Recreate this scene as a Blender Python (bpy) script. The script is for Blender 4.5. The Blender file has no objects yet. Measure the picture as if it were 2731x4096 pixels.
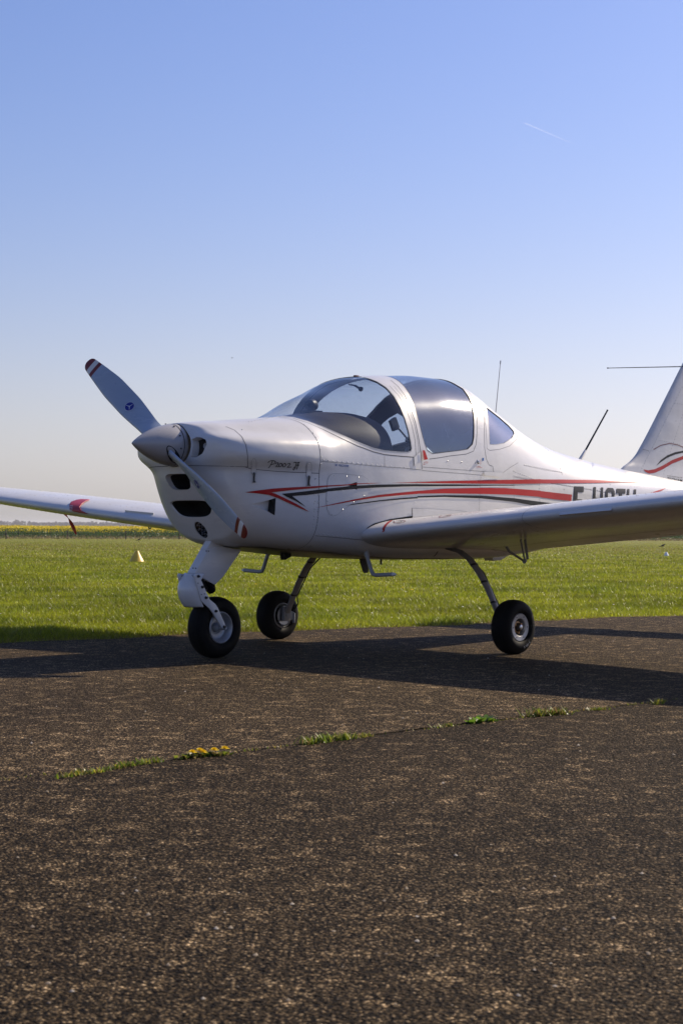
import bpy, bmesh, math, random
import numpy as np
from mathutils import Vector, Matrix
from mathutils.bvhtree import BVHTree
from mathutils.geometry import delaunay_2d_cdt

random.seed(4); RNG = np.random.default_rng(4)
S = bpy.context.scene
COL = S.collection
R = math.radians

# ------------------------------------------------------------------ camera
# World axes: X runs aft along the aeroplane, Y to its starboard, Z up; the
# spinner tip is at x = 0 and the tarmac at z = 0. "port" lengths are -Y.
FPX, HOR, ROLL, EYE = 7334.7, 2110.5, 0.0055, 0.7815      # photo pixels (2731 x 4096)
YAW = R(42.67); SN, CS = math.sin(YAW), math.cos(YAW)
XS, DS = -1.2035, 10.487
CAMLOC = Vector((-XS*SN - DS*CS, XS*CS - DS*SN, EYE))
VIEW = Vector((CS, SN, 0)); RIGHT = Vector((SN, -CS, 0)); UP = Vector((0, 0, 1))
cam = bpy.data.cameras.new('camera'); camo = bpy.data.objects.new('camera', cam); COL.objects.link(camo)
cam.sensor_fit = 'VERTICAL'; cam.sensor_height = 36.0; cam.lens = FPX/4096*36
cam.shift_y = (HOR-2048)/4096
cam.clip_start = 0.1; cam.clip_end = 20000
r_ = RIGHT*math.cos(ROLL) + UP*math.sin(ROLL); u_ = UP*math.cos(ROLL) - RIGHT*math.sin(ROLL)
M3 = Matrix((r_, u_, -VIEW)).transposed().to_4x4(); M3.translation = CAMLOC
camo.matrix_world = M3
cam.dof.use_dof = True; cam.dof.focus_distance = 10.6; cam.dof.aperture_fstop = 13
S.camera = camo

# ------------------------------------------------------------------ light
TO_SUN = Vector((1.42, -0.18, 1.0)).normalized()
ELEV = math.asin(TO_SUN.z)
w = bpy.data.worlds.new('World'); S.world = w; w.use_nodes = True
nt = w.node_tree; bg = nt.nodes['Background']
sky = nt.nodes.new('ShaderNodeTexSky'); sky.sky_type = 'NISHITA'; sky.sun_disc = False
sky.sun_elevation = ELEV; sky.sun_rotation = math.atan2(TO_SUN.x, TO_SUN.y)
sky.air_density = 1.0; sky.dust_density = 1.0; sky.ozone_density = 8.0
# clear spring air: the same pale haze all round the horizon, over the sky texture
tcw = nt.nodes.new('ShaderNodeTexCoord'); sxw = nt.nodes.new('ShaderNodeSeparateXYZ'); nt.links.new(tcw.outputs['Generated'], sxw.inputs[0])
def wmath(op, a, b, clamp=False):
    n = nt.nodes.new('ShaderNodeMath'); n.operation = op; n.use_clamp = clamp
    for i, x in enumerate((a, b)):
        if isinstance(x, (int, float)): n.inputs[i].default_value = x
        else: nt.links.new(x, n.inputs[i])
    return n.outputs[0]
hz = wmath('MULTIPLY', wmath('POWER', wmath('SUBTRACT', 1.0, wmath('ABSOLUTE', sxw.outputs[2], 0), True), 8.5), .92)
tintw = nt.nodes.new('ShaderNodeMix'); tintw.data_type = 'RGBA'; tintw.blend_type = 'MULTIPLY'; tintw.inputs[0].default_value = 1
nt.links.new(sky.outputs[0], tintw.inputs[6]); tintw.inputs[7].default_value = (1.12, .95, 1.05, 1)
hmix = nt.nodes.new('ShaderNodeMix'); hmix.data_type = 'RGBA'; nt.links.new(hz, hmix.inputs[0]); nt.links.new(tintw.outputs[2], hmix.inputs[6])
SKY = 0.096
bw = nt.nodes.new('ShaderNodeRGBToBW'); nt.links.new(tintw.outputs[2], bw.inputs[0])
hcol = nt.nodes.new('ShaderNodeMix'); hcol.data_type = 'RGBA'; hcol.blend_type = 'MULTIPLY'; hcol.inputs[0].default_value = 1
nt.links.new(bw.outputs[0], hcol.inputs[6]); hcol.inputs[7].default_value = (1.25, 1.19, 1.14, 1); nt.links.new(hcol.outputs[2], hmix.inputs[7])
nt.links.new(hmix.outputs[2], bg.inputs[0]); bg.inputs[1].default_value = SKY
sun = bpy.data.lights.new('sun', 'SUN'); suno = bpy.data.objects.new('sun', sun); COL.objects.link(suno)
sun.energy = 5.0; sun.angle = R(0.53); sun.color = (1.0, 0.86, 0.66)
suno.rotation_euler = TO_SUN.to_track_quat('Z', 'Y').to_euler()
suno.location = (8, -4, 9)
S.view_settings.view_transform = 'Standard'; S.view_settings.look = 'None'
S.view_settings.exposure = 0.45; S.view_settings.gamma = 1.0; S.view_settings.use_curve_mapping = False
S.render.engine = 'CYCLES'; S.cycles.diffuse_bounces = 2; S.cycles.max_bounces = 10; S.cycles.transparent_max_bounces = 16

# ------------------------------------------------------------------ helpers
def V(x, p, z): return Vector((x, -p, z))                 # p counts to port
def ray(u, v):
    U, W = u-1365, v-HOR
    uu, vv = U+ROLL*W, W-ROLL*U
    return (RIGHT*(uu/FPX) + VIEW + UP*(-vv/FPX)).normalized()
def gp(X, D, z=0.0):                                      # metres right of / ahead of the camera
    q = CAMLOC + RIGHT*X + VIEW*D; q.z = z; return q
def on_plane(u, v, axis, val):
    d = ray(u, v); i = 'xyz'.index(axis); k = (val-CAMLOC[i])/d[i]
    return CAMLOC + d*k
def q(ox, oy, k, pts): return [(ox+a*k, oy+b*k) for a, b in pts]
K = 0.4464
def z2(*p): return q(980, 1420, K, p)
def z3(*p): return q(1550, 1420, K, p)
def z5(*p): return q(600, 1750, K, p)
def z6(*p): return q(1200, 1750, K, p)
def z7(*p): return q(1900, 1750, .53, p)
def z4(*p): return q(2131, 1400, .38265, p)
def z1(*p): return q(280, 1400, .5102, p)

def link(name, me, parent=None):
    o = bpy.data.objects.new(name, me); COL.objects.link(o)
    if parent: o.parent = parent
    return o
def tag(o, label, cat, group=None):
    o['label'] = label; o['category'] = cat
    if group: o['group'] = group
    return o
def mk(name, verts, faces, mat, parent=None, smooth=35, normals=None, matidx=None):
    me = bpy.data.meshes.new(name)
    me.from_pydata([tuple(v) for v in verts], [], [tuple(f) for f in faces])
    for m in (mat if isinstance(mat, (list, tuple)) else [mat]): me.materials.append(m)
    if matidx is not None: me.polygons.foreach_set('material_index', matidx)
    if normals is not None:
        me.polygons.foreach_set('use_smooth', [True]*len(me.polygons))
        me.normals_split_custom_set_from_vertices([tuple(n) for n in normals])
    elif smooth:
        me.polygons.foreach_set('use_smooth', [True]*len(me.polygons))
        if smooth < 180: me.set_sharp_from_angle(angle=R(smooth))
    me.update()
    return link(name, me, parent)
class MB:
    def __init__(s): s.v = []; s.f = []
    def add(s, vs, fs):
        b = len(s.v); s.v += [Vector(x) for x in vs]; s.f += [tuple(i+b for i in f) for f in fs]
    def box(s, c, hx, hy, hz, rot=None):
        m = rot or Matrix.Identity(3)
        P = [Vector(c)+m@Vector((sx*hx, sy*hy, sz*hz)) for sx in (-1, 1) for sy in (-1, 1) for sz in (-1, 1)]
        s.add(P, [(0, 1, 3, 2), (4, 6, 7, 5), (0, 4, 5, 1), (2, 3, 7, 6), (0, 2, 6, 4), (1, 5, 7, 3)])
    def tube(s, pts, rad, n=10, cap=True, flat=None):
        pts = [Vector(p) for p in pts]; rad = rad if isinstance(rad, (list, tuple)) else [rad]*len(pts)
        rings = []; ref = None
        for i, p in enumerate(pts):
            t = (pts[min(i+1, len(pts)-1)]-pts[max(i-1, 0)]).normalized()
            if ref is None: ref = t.orthogonal().normalized() if flat is None else (Vector(flat)-t*Vector(flat).dot(t)).normalized()
            ref = (ref-t*ref.dot(t)).normalized(); b = t.cross(ref)
            rr = rad[i]; ra, rb = rr if isinstance(rr, tuple) else (rr, rr)
            rings.append([p+ref*math.cos(2*math.pi*k/n)*ra+b*math.sin(2*math.pi*k/n)*rb for k in range(n)])
        vs = [x for r0 in rings for x in r0]; fs = []
        for i in range(len(rings)-1):
            for k in range(n):
                a = i*n+k; c = i*n+(k+1) % n; fs.append((a, c, c+n, a+n))
        if cap: fs.append(tuple(range(n-1, -1, -1))); fs.append(tuple((len(rings)-1)*n+k for k in range(n)))
        s.add(vs, fs)
    def lathe(s, prof, o, axis, n=48, close=False):
        a = Vector(axis).normalized(); e = a.orthogonal().normalized(); f = a.cross(e); o = Vector(o)
        vs = []; fs = []; m = len(prof)
        for k in range(n):
            t = 2*math.pi*k/n; d = e*math.cos(t)+f*math.sin(t)
            vs += [o+a*h+d*r0 for h, r0 in prof]
        for k in range(n):
            k2 = (k+1) % n
            for i in range(m-1 if not close else m):
                j = (i+1) % m; fs.append((k*m+i, k2*m+i, k2*m+j, k*m+j))
        s.add(vs, fs)
    def prism(s, poly, off):
        n = len(poly); P = [Vector(p) for p in poly]; off = Vector(off)
        s.add(P+[p+off for p in P], [tuple(range(n)), tuple(range(2*n-1, n-1, -1))]+[(i, i+n, (i+1) % n+n, (i+1) % n) for i in range(n)])
    def build(s, name, mat, parent=None, smooth=35, bevel=0, stuff=False):
        bm = bmesh.new(); vs = [bm.verts.new(p) for p in s.v]
        for f in s.f:
            try: bm.faces.new([vs[i] for i in f])
            except ValueError: pass
        bmesh.ops.remove_doubles(bm, verts=bm.verts, dist=1e-6)
        bmesh.ops.recalc_face_normals(bm, faces=bm.faces)
        if bevel:
            ed = [e for e in bm.edges if len(e.link_faces) == 2 and e.calc_face_angle(0) > R(40)]
            bmesh.ops.bevel(bm, geom=ed, offset=bevel, segments=2, profile=.6, affect='EDGES')
        me = bpy.data.meshes.new(name); bm.to_mesh(me); bm.free()
        me.materials.append(mat)
        if smooth:
            me.polygons.foreach_set('use_smooth', [True]*len(me.polygons)); me.set_sharp_from_angle(angle=R(smooth))
        o = link(name, me, parent)
        if stuff: o['kind'] = 'stuff'
        return o

# ------------------------------------------------------------------ materials
def nodes(name):
    m = bpy.data.materials.new(name); m.use_nodes = True
    t = m.node_tree; return m, t, t.nodes['Principled BSDF']
def N(t, typ, **kw):
    n = t.nodes.new(typ)
    for k, v in kw.items():
        if k in n.inputs: n.inputs[k].default_value = v
        else: setattr(n, k, v)
    return n
def ramp(t, fac, stops):
    n = t.nodes.new('ShaderNodeValToRGB'); e = n.color_ramp.elements
    while len(e) < len(stops): e.new(.5)
    for k, (p, c) in enumerate(stops): e[k].position = p; e[k].color = (*c, 1) if len(c) == 3 else c
    t.links.new(fac, n.inputs[0]); return n
def plain(name, col, rough=.5, metal=0, coat=0, var=.08, scale=40, bump=0, spec=None):
    m, t, b = nodes(name)
    tc = N(t, 'ShaderNodeTexCoord'); nz = N(t, 'ShaderNodeTexNoise', Scale=scale, Detail=5.0); t.links.new(tc.outputs['Object'], nz.inputs['Vector'])
    lo = tuple(c*(1-var) for c in col); hi = tuple(min(1, c*(1+var)) for c in col)
    rp = ramp(t, nz.outputs[0], [(.3, lo), (.7, hi)]); t.links.new(rp.outputs[0], b.inputs['Base Color'])
    b.inputs['Roughness'].default_value = rough; b.inputs['Metallic'].default_value = metal; b.inputs['Coat Weight'].default_value = coat
    b.inputs['Coat Roughness'].default_value = .06
    if spec is not None: b.inputs['Specular IOR Level'].default_value = spec
    if bump:
        bp = N(t, 'ShaderNodeBump', Strength=bump, Distance=.002); t.links.new(nz.outputs[0], bp.inputs['Height']); t.links.new(bp.outputs[0], b.inputs['Normal'])
    return m
def paint(name, col, rough=.3):
    m, t, b = nodes(name)
    tc = N(t, 'ShaderNodeTexCoord')
    n1 = N(t, 'ShaderNodeTexNoise', Scale=2.2, Detail=8.0, Roughness=.65); n2 = N(t, 'ShaderNodeTexNoise', Scale=60.0, Detail=3.0)
    mp = N(t, 'ShaderNodeMapping'); mp.inputs['Scale'].default_value = (1, 1, 3.0)
    t.links.new(tc.outputs['Object'], mp.inputs[0]); t.links.new(mp.outputs[0], n1.inputs[0]); t.links.new(tc.outputs['Object'], n2.inputs[0])
    rp = ramp(t, n1.outputs[0], [(.25, tuple(c*.84 for c in col)), (.6, col)]); t.links.new(rp.outputs[0], b.inputs['Base Color'])
    rr = ramp(t, n1.outputs[0], [(.3, (rough*1.5,)*3), (.7, (rough*.75,)*3)]); t.links.new(rr.outputs[0], b.inputs['Roughness'])
    b.inputs['Coat Weight'].default_value = .22; b.inputs['Coat Roughness'].default_value = .12
    n3 = N(t, 'ShaderNodeTexNoise', Scale=7.0, Detail=2.0); t.links.new(tc.outputs['Object'], n3.inputs[0])
    bp = N(t, 'ShaderNodeBump', Strength=.22, Distance=.012); t.links.new(n3.outputs[0], bp.inputs['Height']); t.links.new(bp.outputs[0], b.inputs['Normal'])
    return m
M = {}
M['white'] = paint('white paint', (.62, .61, .60), .30)
M['red'] = plain('red vinyl stripe', (.38, .010, .010), .45, spec=.25, var=.06, scale=5)
M['black'] = plain('black vinyl stripe', (.010, .010, .012), .45, spec=.2)
M['blade'] = paint('grey propeller lacquer', (.33, .39, .49), .24)
M['spinner'] = paint('silver grey spinner paint', (.36, .35, .35), .34)
M['decalblue'] = plain('blue decal', (.02, .10, .32), .4)
M['emblem'] = plain('deep blue decal', (.012, .02, .22), .35)
M['redband'] = plain('prop red', (.15, .008, .008), .4)
M['brown'] = plain('brown decal', (.16, .05, .045), .4)
M['gap'] = plain('panel gap', (.07, .07, .075), .8)
M['dark'] = plain('black void', (.006, .006, .007), .9)
M['rubber'] = plain('tyre rubber', (.0045, .0045, .005), .65, var=.3, scale=90, bump=.25, spec=.10)
M['alloy'] = plain('alloy rim', (.36, .36, .37), .42, metal=.6)
M['brass'] = plain('brake brass', (.35, .2, .09), .45, metal=.8)
M['steel'] = plain('steel', (.42, .42, .43), .3, metal=1.0)
M['legpaint'] = plain('gear leg paint', (.20, .19, .185), .45)
M['greytube'] = plain('grey tube paint', (.30, .31, .33), .4)
M['interior'] = plain('cabin lining', (.055, .052, .052), .8, bump=.3)
M['glareshield'] = plain('glareshield vinyl', (.030, .022, .019), .6, scale=300, bump=.4)
M['seat'] = plain('seat cloth', (.02, .026, .05), .85, scale=200, bump=.5)
M['plastic'] = plain('black plastic', (.015, .015, .016), .45)
M['bellyshade'] = plain('belly shade and soot paint', (.05, .045, .035), .35, var=.5, scale=9)
M['archgrey'] = plain('grey arch lining', (.42, .43, .45), .6)
M['silver'] = plain('silver decal edge', (.7, .7, .7), .4)
def glassmat(name, tint, dust, base=.06):
    m, t, b = nodes(name); t.nodes.remove(b); out = t.nodes['Material Output']
    tr = N(t, 'ShaderNodeBsdfTransparent'); tr.inputs[0].default_value = (*tint, 1)
    gl = N(t, 'ShaderNodeBsdfGlossy', Roughness=.03); fr = N(t, 'ShaderNodeLayerWeight', Blend=.5); pw = N(t, 'ShaderNodeMath', operation='POWER'); pw.inputs[1].default_value = 4.0; t.links.new(fr.outputs['Facing'], pw.inputs[0])
    ml = N(t, 'ShaderNodeMath', operation='MULTIPLY_ADD'); ml.inputs[1].default_value = .9; ml.inputs[2].default_value = base; ml.use_clamp = True
    t.links.new(pw.outputs[0], ml.inputs[0])
    mx = N(t, 'ShaderNodeMixShader'); t.links.new(ml.outputs[0], mx.inputs[0]); t.links.new(tr.outputs[0], mx.inputs[1]); t.links.new(gl.outputs[0], mx.inputs[2])
    # dust and fine scratches that scatter the sun
    tc = N(t, 'ShaderNodeTexCoord'); mp = N(t, 'ShaderNodeMapping'); mp.inputs['Scale'].default_value = (3, 3, 9); mp.inputs['Rotation'].default_value = (.3, .5, .2)
    t.links.new(tc.outputs['Object'], mp.inputs[0])
    n1 = N(t, 'ShaderNodeTexNoise', Scale=22.0, Detail=9.0, Roughness=.8); t.links.new(mp.outputs[0], n1.inputs[0])
    n2 = N(t, 'ShaderNodeTexNoise', Scale=3.0, Detail=3.0); t.links.new(tc.outputs['Object'], n2.inputs[0])
    r1 = ramp(t, n1.outputs[0], [(.52, (0, 0, 0)), (.70, (dust,)*3)]); r2 = ramp(t, n2.outputs[0], [(.38, (.15,)*3), (.66, (1,)*3)])
    mm = N(t, 'ShaderNodeMath', operation='MULTIPLY'); t.links.new(r1.outputs[0], mm.inputs[0]); t.links.new(r2.outputs[0], mm.inputs[1])
    ma = N(t, 'ShaderNodeMath', operation='ADD'); ma.inputs[1].default_value = dust*.20; t.links.new(mm.outputs[0], ma.inputs[0])
    dg = N(t, 'ShaderNodeBsdfGlossy', Roughness=.16); dg.inputs[0].default_value = (.6, .62, .65, 1)
    dd = N(t, 'ShaderNodeBsdfDiffuse'); dd.inputs[0].default_value = (.45, .62, .92, 1); dt = N(t, 'ShaderNodeBsdfTranslucent'); dt.inputs[0].default_value = (.45, .62, .92, 1)
    d1 = N(t, 'ShaderNodeMixShader'); d1.inputs[0].default_value = .45; t.links.new(dd.outputs[0], d1.inputs[1]); t.links.new(dt.outputs[0], d1.inputs[2])
    df = N(t, 'ShaderNodeMixShader'); df.inputs[0].default_value = .35; t.links.new(d1.outputs[0], df.inputs[1]); t.links.new(dg.outputs[0], df.inputs[2])
    m2 = N(t, 'ShaderNodeMixShader'); t.links.new(ma.outputs[0], m2.inputs[0]); t.links.new(mx.outputs[0], m2.inputs[1]); t.links.new(df.outputs[0], m2.inputs[2])
    t.links.new(m2.outputs[0], out.inputs[0]); return m
M['glass'] = glassmat('windscreen acrylic', (.88, .91, .95), .06, .07)
M['glassdusty'] = glassmat('dusty canopy acrylic', (.76, .86, 1.0), .85, .13)
M['glassquarter'] = glassmat('tinted quarter window', (.62, .74, .95), .45, .30)

# ------------------------------------------------------------------ setting: ground, tarmac, grass
def zg(D):                                               # the field falls away gently towards the fence
    t = np.clip((np.asarray(D, float)-45)/110, 0, 1); return -.44*t*t*(3-2*t)
def edge_port(x):                                        # tarmac edge, metres to port of the aeroplane's centre line
    return -2.08+.135*x+.07*np.sin(1.7*x+.4)+.045*np.sin(4.3*x+1)+.02*np.sin(11*x)
def fast_mesh(name, verts, tris, mat, cols=None, parent=None):
    me = bpy.data.meshes.new(name); nv, nf = len(verts), len(tris)
    me.vertices.add(nv); me.vertices.foreach_set('co', np.asarray(verts, np.float32).ravel())
    me.loops.add(nf*3); me.loops.foreach_set('vertex_index', np.asarray(tris, np.int32).ravel())
    me.polygons.add(nf); me.polygons.foreach_set('loop_start', np.arange(0, nf*3, 3, dtype=np.int32))
    if cols is not None:
        a = me.color_attributes.new('Col', 'FLOAT_COLOR', 'POINT')
        a.data.foreach_set('color', np.concatenate([cols, np.ones((nv, 1))], 1).astype(np.float32).ravel())
    me.materials.append(mat); me.update(calc_edges=True); me.validate()
    return link(name, me, parent)
def camgrid(X, D):                                       # arrays of camera metres -> world x, y
    return CAMLOC.x+X*RIGHT.x+D*VIEW.x, CAMLOC.y+X*RIGHT.y+D*VIEW.y

def ground_mat():
    m, t, b = nodes('field soil and far turf')
    tc = N(t, 'ShaderNodeTexCoord')
    mp = N(t, 'ShaderNodeMapping'); mp.inputs['Rotation'].default_value = (0, 0, -math.atan2(SN, CS)); t.links.new(tc.outputs['Object'], mp.inputs[0])
    ms = N(t, 'ShaderNodeMapping'); ms.inputs['Scale'].default_value = (1.2, .12, 1); t.links.new(mp.outputs[0], ms.inputs[0])
    n1 = N(t, 'ShaderNodeTexNoise', Scale=.5, Detail=8.0, Roughness=.7); t.links.new(ms.outputs[0], n1.inputs[0])
    n2 = N(t, 'ShaderNodeTexNoise', Scale=9.0, Detail=6.0, Roughness=.7); t.links.new(tc.outputs['Object'], n2.inputs[0])
    c1 = ramp(t, n1.outputs[0], [(.30, (.11, .135, .018)), (.50, (.18, .19, .035)), (.68, (.27, .215, .075)), (.80, (.38, .31, .15))])
    c2 = ramp(t, n2.outputs[0], [(.3, (.55, .6, .5)), (.7, (1.25, 1.2, 1.1))])
    mx = N(t, 'ShaderNodeMix', data_type='RGBA', blend_type='MULTIPLY'); mx.inputs[0].default_value = 1
    t.links.new(c1.outputs[0], mx.inputs[6]); t.links.new(c2.outputs[0], mx.inputs[7]); t.links.new(mx.outputs[2], b.inputs['Base Color'])
    b.inputs['Roughness'].default_value = .9; b.inputs['Specular IOR Level'].default_value = .1
    bp = N(t, 'ShaderNodeBump', Strength=.8, Distance=.05); t.links.new(n2.outputs[0], bp.inputs['Height']); t.links.new(bp.outputs[0], b.inputs['Normal'])
    return m
Ds = np.concatenate([np.linspace(-14, 60, 60), np.linspace(63, 200, 40), np.geomspace(215, 9000, 30)])
gv = []; gf = []; nc = 41
for D in Ds:
    wd = max(40, abs(D)*.9)
    for X in np.linspace(-wd, wd, nc):
        p = gp(X, D, float(zg(D))-.022); gv.append(p)
for i in range(len(Ds)-1):
    for k in range(nc-1):
        a = i*nc+k; gf.append((a, a+1, a+1+nc, a+nc))
g = mk('ground', gv, gf, ground_mat(), smooth=180); g['kind'] = 'structure'

def tarmac_mat(name, tone, seed):
    m, t, b = nodes(name)
    tc = N(t, 'ShaderNodeTexCoord'); mp = N(t, 'ShaderNodeMapping'); mp.inputs['Location'].default_value = (seed, seed*.7, 0); t.links.new(tc.outputs['Object'], mp.inputs[0])
    vo = N(t, 'ShaderNodeTexVoronoi', Scale=140.0); vo.feature = 'F1'; t.links.new(mp.outputs[0], vo.inputs['Vector'])
    v2 = N(t, 'ShaderNodeTexVoronoi', Scale=60.0); t.links.new(mp.outputs[0], v2.inputs['Vector'])
    pa = N(t, 'ShaderNodeTexNoise', Scale=10.0, Detail=2.5, Roughness=.5); t.links.new(mp.outputs[0], pa.inputs[0])
    pb = N(t, 'ShaderNodeTexNoise', Scale=.45, Detail=4.0); t.links.new(mp.outputs[0], pb.inputs[0])
    sx = N(t, 'ShaderNodeSeparateColor'); t.links.new(vo.outputs['Color'], sx.inputs[0])
    stone = ramp(t, sx.outputs[0], [(.0, (.018*tone, .0130*tone, .008*tone)), (.5, (.080*tone, .055*tone, .029*tone)), (.82, (.185*tone, .128*tone, .070*tone)), (1, (.44*tone, .32*tone, .19*tone))])
    gapr = ramp(t, vo.outputs['Distance'], [(.25, (1,)*3), (.62, (.16,)*3)])
    dust = ramp(t, pa.outputs[0], [(.40, (.80,)*3), (.545, (.95,)*3), (.61, (1.7, 1.7, 1.7)), (.70, (2.5, 2.5, 2.5))])
    big = ramp(t, pb.outputs[0], [(.32, (.68,)*3), (.68, (1.25,)*3)])
    cur = stone.outputs[0]
    for k in (gapr, dust, big):
        mx = N(t, 'ShaderNodeMix', data_type='RGBA', blend_type='MULTIPLY'); mx.inputs[0].default_value = 1
        t.links.new(cur, mx.inputs[6]); t.links.new(k.outputs[0], mx.inputs[7]); cur = mx.outputs[2]
    t.links.new(cur, b.inputs['Base Color']); b.inputs['Roughness'].default_value = .8; b.inputs['Specular IOR Level'].default_value = .04
    b1 = N(t, 'ShaderNodeBump', Strength=1.0, Distance=.006); b1.invert = True; t.links.new(vo.outputs['Distance'], b1.inputs['Height'])
    b2 = N(t, 'ShaderNodeBump', Strength=.7, Distance=.008); b2.invert = True; t.links.new(v2.outputs['Distance'], b2.inputs['Height']); t.links.new(b1.outputs[0], b2.inputs['Normal'])
    t.links.new(b2.outputs[0], b.inputs['Normal']); return m
xs = np.arange(-14, 34, .06)
JOINT = 3.41
def lane(name, near, far, mat):
    v = []; f = []
    for x, a_, c_ in zip(xs, near, far):
        for k in range(6): v.append(V(x, a_+(c_-a_)*k/5, 0))
    for i in range(len(xs)-1):
        for k in range(5):
            a = i*6+k; f.append((a, a+6, a+7, a+1))
    o = mk(name, v, f, mat, smooth=0); o['kind'] = 'structure'; return o
jit = np.cumsum(RNG.normal(0, .004, len(xs))); jit -= np.convolve(jit, np.ones(60)/60, 'same'); jit += .02*np.sin(xs*1.3)
lane('taxiway', edge_port(xs)+RNG.normal(0, .016, len(xs))+.03*np.sin(xs*7.1)*np.sin(xs*2.9), JOINT-.005+jit, tarmac_mat('tarmac of the taxiway', 1.12, 3.1))
lane('apron', JOINT+.005+jit*.6+RNG.normal(0, .003, len(xs)), np.full(len(xs), 24.0), tarmac_mat('tarmac of the apron', .84, 11.7))
o = mk('tarmac_joint', [V(-14, JOINT-.12, -.012), V(34, JOINT-.12, -.012), V(34, JOINT+.12, -.012), V(-14, JOINT+.12, -.012)], [(0, 1, 2, 3)], plain('joint soil', (.085, .07, .04), .95, scale=60, bump=.5)); o['kind'] = 'structure'

def leaf_mat(name, gloss=.35, trans=.45, spec=.5):
    m, t, b = nodes(name); at = N(t, 'ShaderNodeAttribute', attribute_name='Col')
    t.links.new(at.outputs[0], b.inputs['Base Color']); b.inputs['Roughness'].default_value = gloss; b.inputs['Specular IOR Level'].default_value = spec
    tr = N(t, 'ShaderNodeBsdfTranslucent'); t.links.new(at.outputs[0], tr.inputs[0])
    mx = N(t, 'ShaderNodeMixShader'); mx.inputs[0].default_value = trans
    t.links.new(b.outputs[0], mx.inputs[1]); t.links.new(tr.outputs[0], mx.inputs[2]); t.links.new(mx.outputs[0], t.nodes['Material Output'].inputs[0]); return m
M['grass'] = leaf_mat('grass blades', .36, .5, .22); M['petal'] = leaf_mat('petals', .6, .35, .2)

def blade_field(n, D0, D1, wid, hei, powr):
    u = RNG.random(n); D = (D0**(1-powr)+u*(D1**(1-powr)-D0**(1-powr)))**(1/(1-powr))
    X = (RNG.random(n)*2-1)*(D*.2+1.2)
    x, y = camgrid(X, D)
    port = -y; ed = edge_port(x)
    d = ed-port                                           # metres beyond the tarmac edge
    keep = d > -.11*RNG.random(n)**2.5; x, y, D, d, X = x[keep], y[keep], D[keep], d[keep], X[keep]; n = len(x)
    clump = .5+.5*np.sin(x*2.1+1.3*np.sin(y*1.7))*np.sin(y*2.6+1.1*np.sin(x*1.3)); fine = np.sin(x*9+y*4)*np.sin(y*11-x*3)
    patch = .5+.5*np.sin(x*.55+y*.31+2*np.sin(y*.23))*np.sin(y*.7-x*.2)
    h = hei*(.55+.75*RNG.random(n))*(.70+.55*clump**2+.12*fine)*np.clip(.55+d*1.3, .55, 1)
    wv = wid*(.7+.6*RNG.random(n))*(1+.35*(D/D0-1))
    ang = RNG.random(n)*2*np.pi; la = RNG.random(n)*2*np.pi; lean = h*(.25+.75*RNG.random(n))
    z0 = zg(D)-.02
    bx, by = np.cos(ang)*wv*.5, np.sin(ang)*wv*.5
    mx_, my = x+np.cos(la)*lean*.35, y+np.sin(la)*lean*.35
    P = np.stack([np.stack([x-bx, y-by, z0], 1), np.stack([x+bx, y+by, z0], 1),
                  np.stack([mx_+bx*.8, my+by*.8, z0+h*.6], 1), np.stack([mx_-bx*.8, my-by*.8, z0+h*.6], 1),
                  np.stack([x+np.cos(la)*lean, y+np.sin(la)*lean, z0+h*(.85+.15*RNG.random(n))], 1)], 1).reshape(-1, 3)
    i = np.arange(n)[:, None]*5
    T = np.concatenate([i+[0, 1, 2], i+[0, 2, 3], i+[3, 2, 4]], 1).reshape(-1, 3)
    g1 = np.array([.110, .165, .008]); g2 = np.array([.350, .365, .022]); g3 = np.array([.27, .22, .075]); br = np.array([.16, .10, .045])
    k = np.clip(.35*RNG.random(n)+.5*(1-clump)+.25*patch, 0, 1)[:, None]
    c = g1*(1-k)+g2*k
    dry = (RNG.random(n) < np.where(d < .16, .45, .05)+.06*(D > 45)+.30*((D > 62) & (D < 125) & (patch > .35))+.25*((D > 84) & (D < 92)))[:, None]
    c = np.where(dry, g3*(.6+.6*RNG.random((n, 1))), c); c = np.where((RNG.random((n, 1)) < .25) & (d < .12)[:, None], br, c)
    c = c*(.55+.8*RNG.random((n, 1))**1.3)*(.78+.44*(.5+.5*np.sin(x*1.3+y*.8)*np.sin(y*1.9-x*.6)))[:, None]
    return P, T, np.repeat(c, 5, 0)
VV = []; TT = []; CC = []; off = 0
for a_ in ((300000, 11.5, 20, .0042, .058, 1.2), (220000, 19, 46, .0060, .046, 1.2), (120000, 44, 172, .016, .036, 1.3)):
    P, T, c = blade_field(*a_); VV.append(P); TT.append(T+off); CC.append(c); off += len(P)
o = fast_mesh('grass', np.concatenate(VV), np.concatenate(TT), M['grass'], np.concatenate(CC)); o['kind'] = 'stuff'
tag(o, 'short green airfield grass stretching from the tarmac edge to the wire fence', 'grass')

def flower_specks(name, n, D0, D1, rad, col, label, cat, hz):
    D = D0+(D1-D0)*RNG.random(n)**1.3; X = (RNG.random(n)*2-1)*(D*.2+.5); x, y = camgrid(X, D)
    k = edge_port(x)-(-y) > .25; x, y, D = x[k], y[k], D[k]; n = len(x)
    z = zg(D)+hz*(.8+.4*RNG.random(n)); v = []; t = []
    for j in range(n):
        b = len(v); tx, ty = RNG.normal(0, .25, 2); r0 = rad*(.7+.6*RNG.random()); v.append((x[j], y[j], z[j]+.004))
        for a_ in range(7):
            c_, s_ = math.cos(a_*2*math.pi/7)*r0, math.sin(a_*2*math.pi/7)*r0; v.append((x[j]+c_, y[j]+s_, z[j]+tx*c_+ty*s_))
        t += [(b, b+1+a_, b+1+(a_+1) % 7) for a_ in range(7)]
    o = fast_mesh(name, np.array(v), np.array(t), M['petal'], np.tile(np.array([col]), (len(v), 1))); o['kind'] = 'stuff'; tag(o, label, cat)
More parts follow.
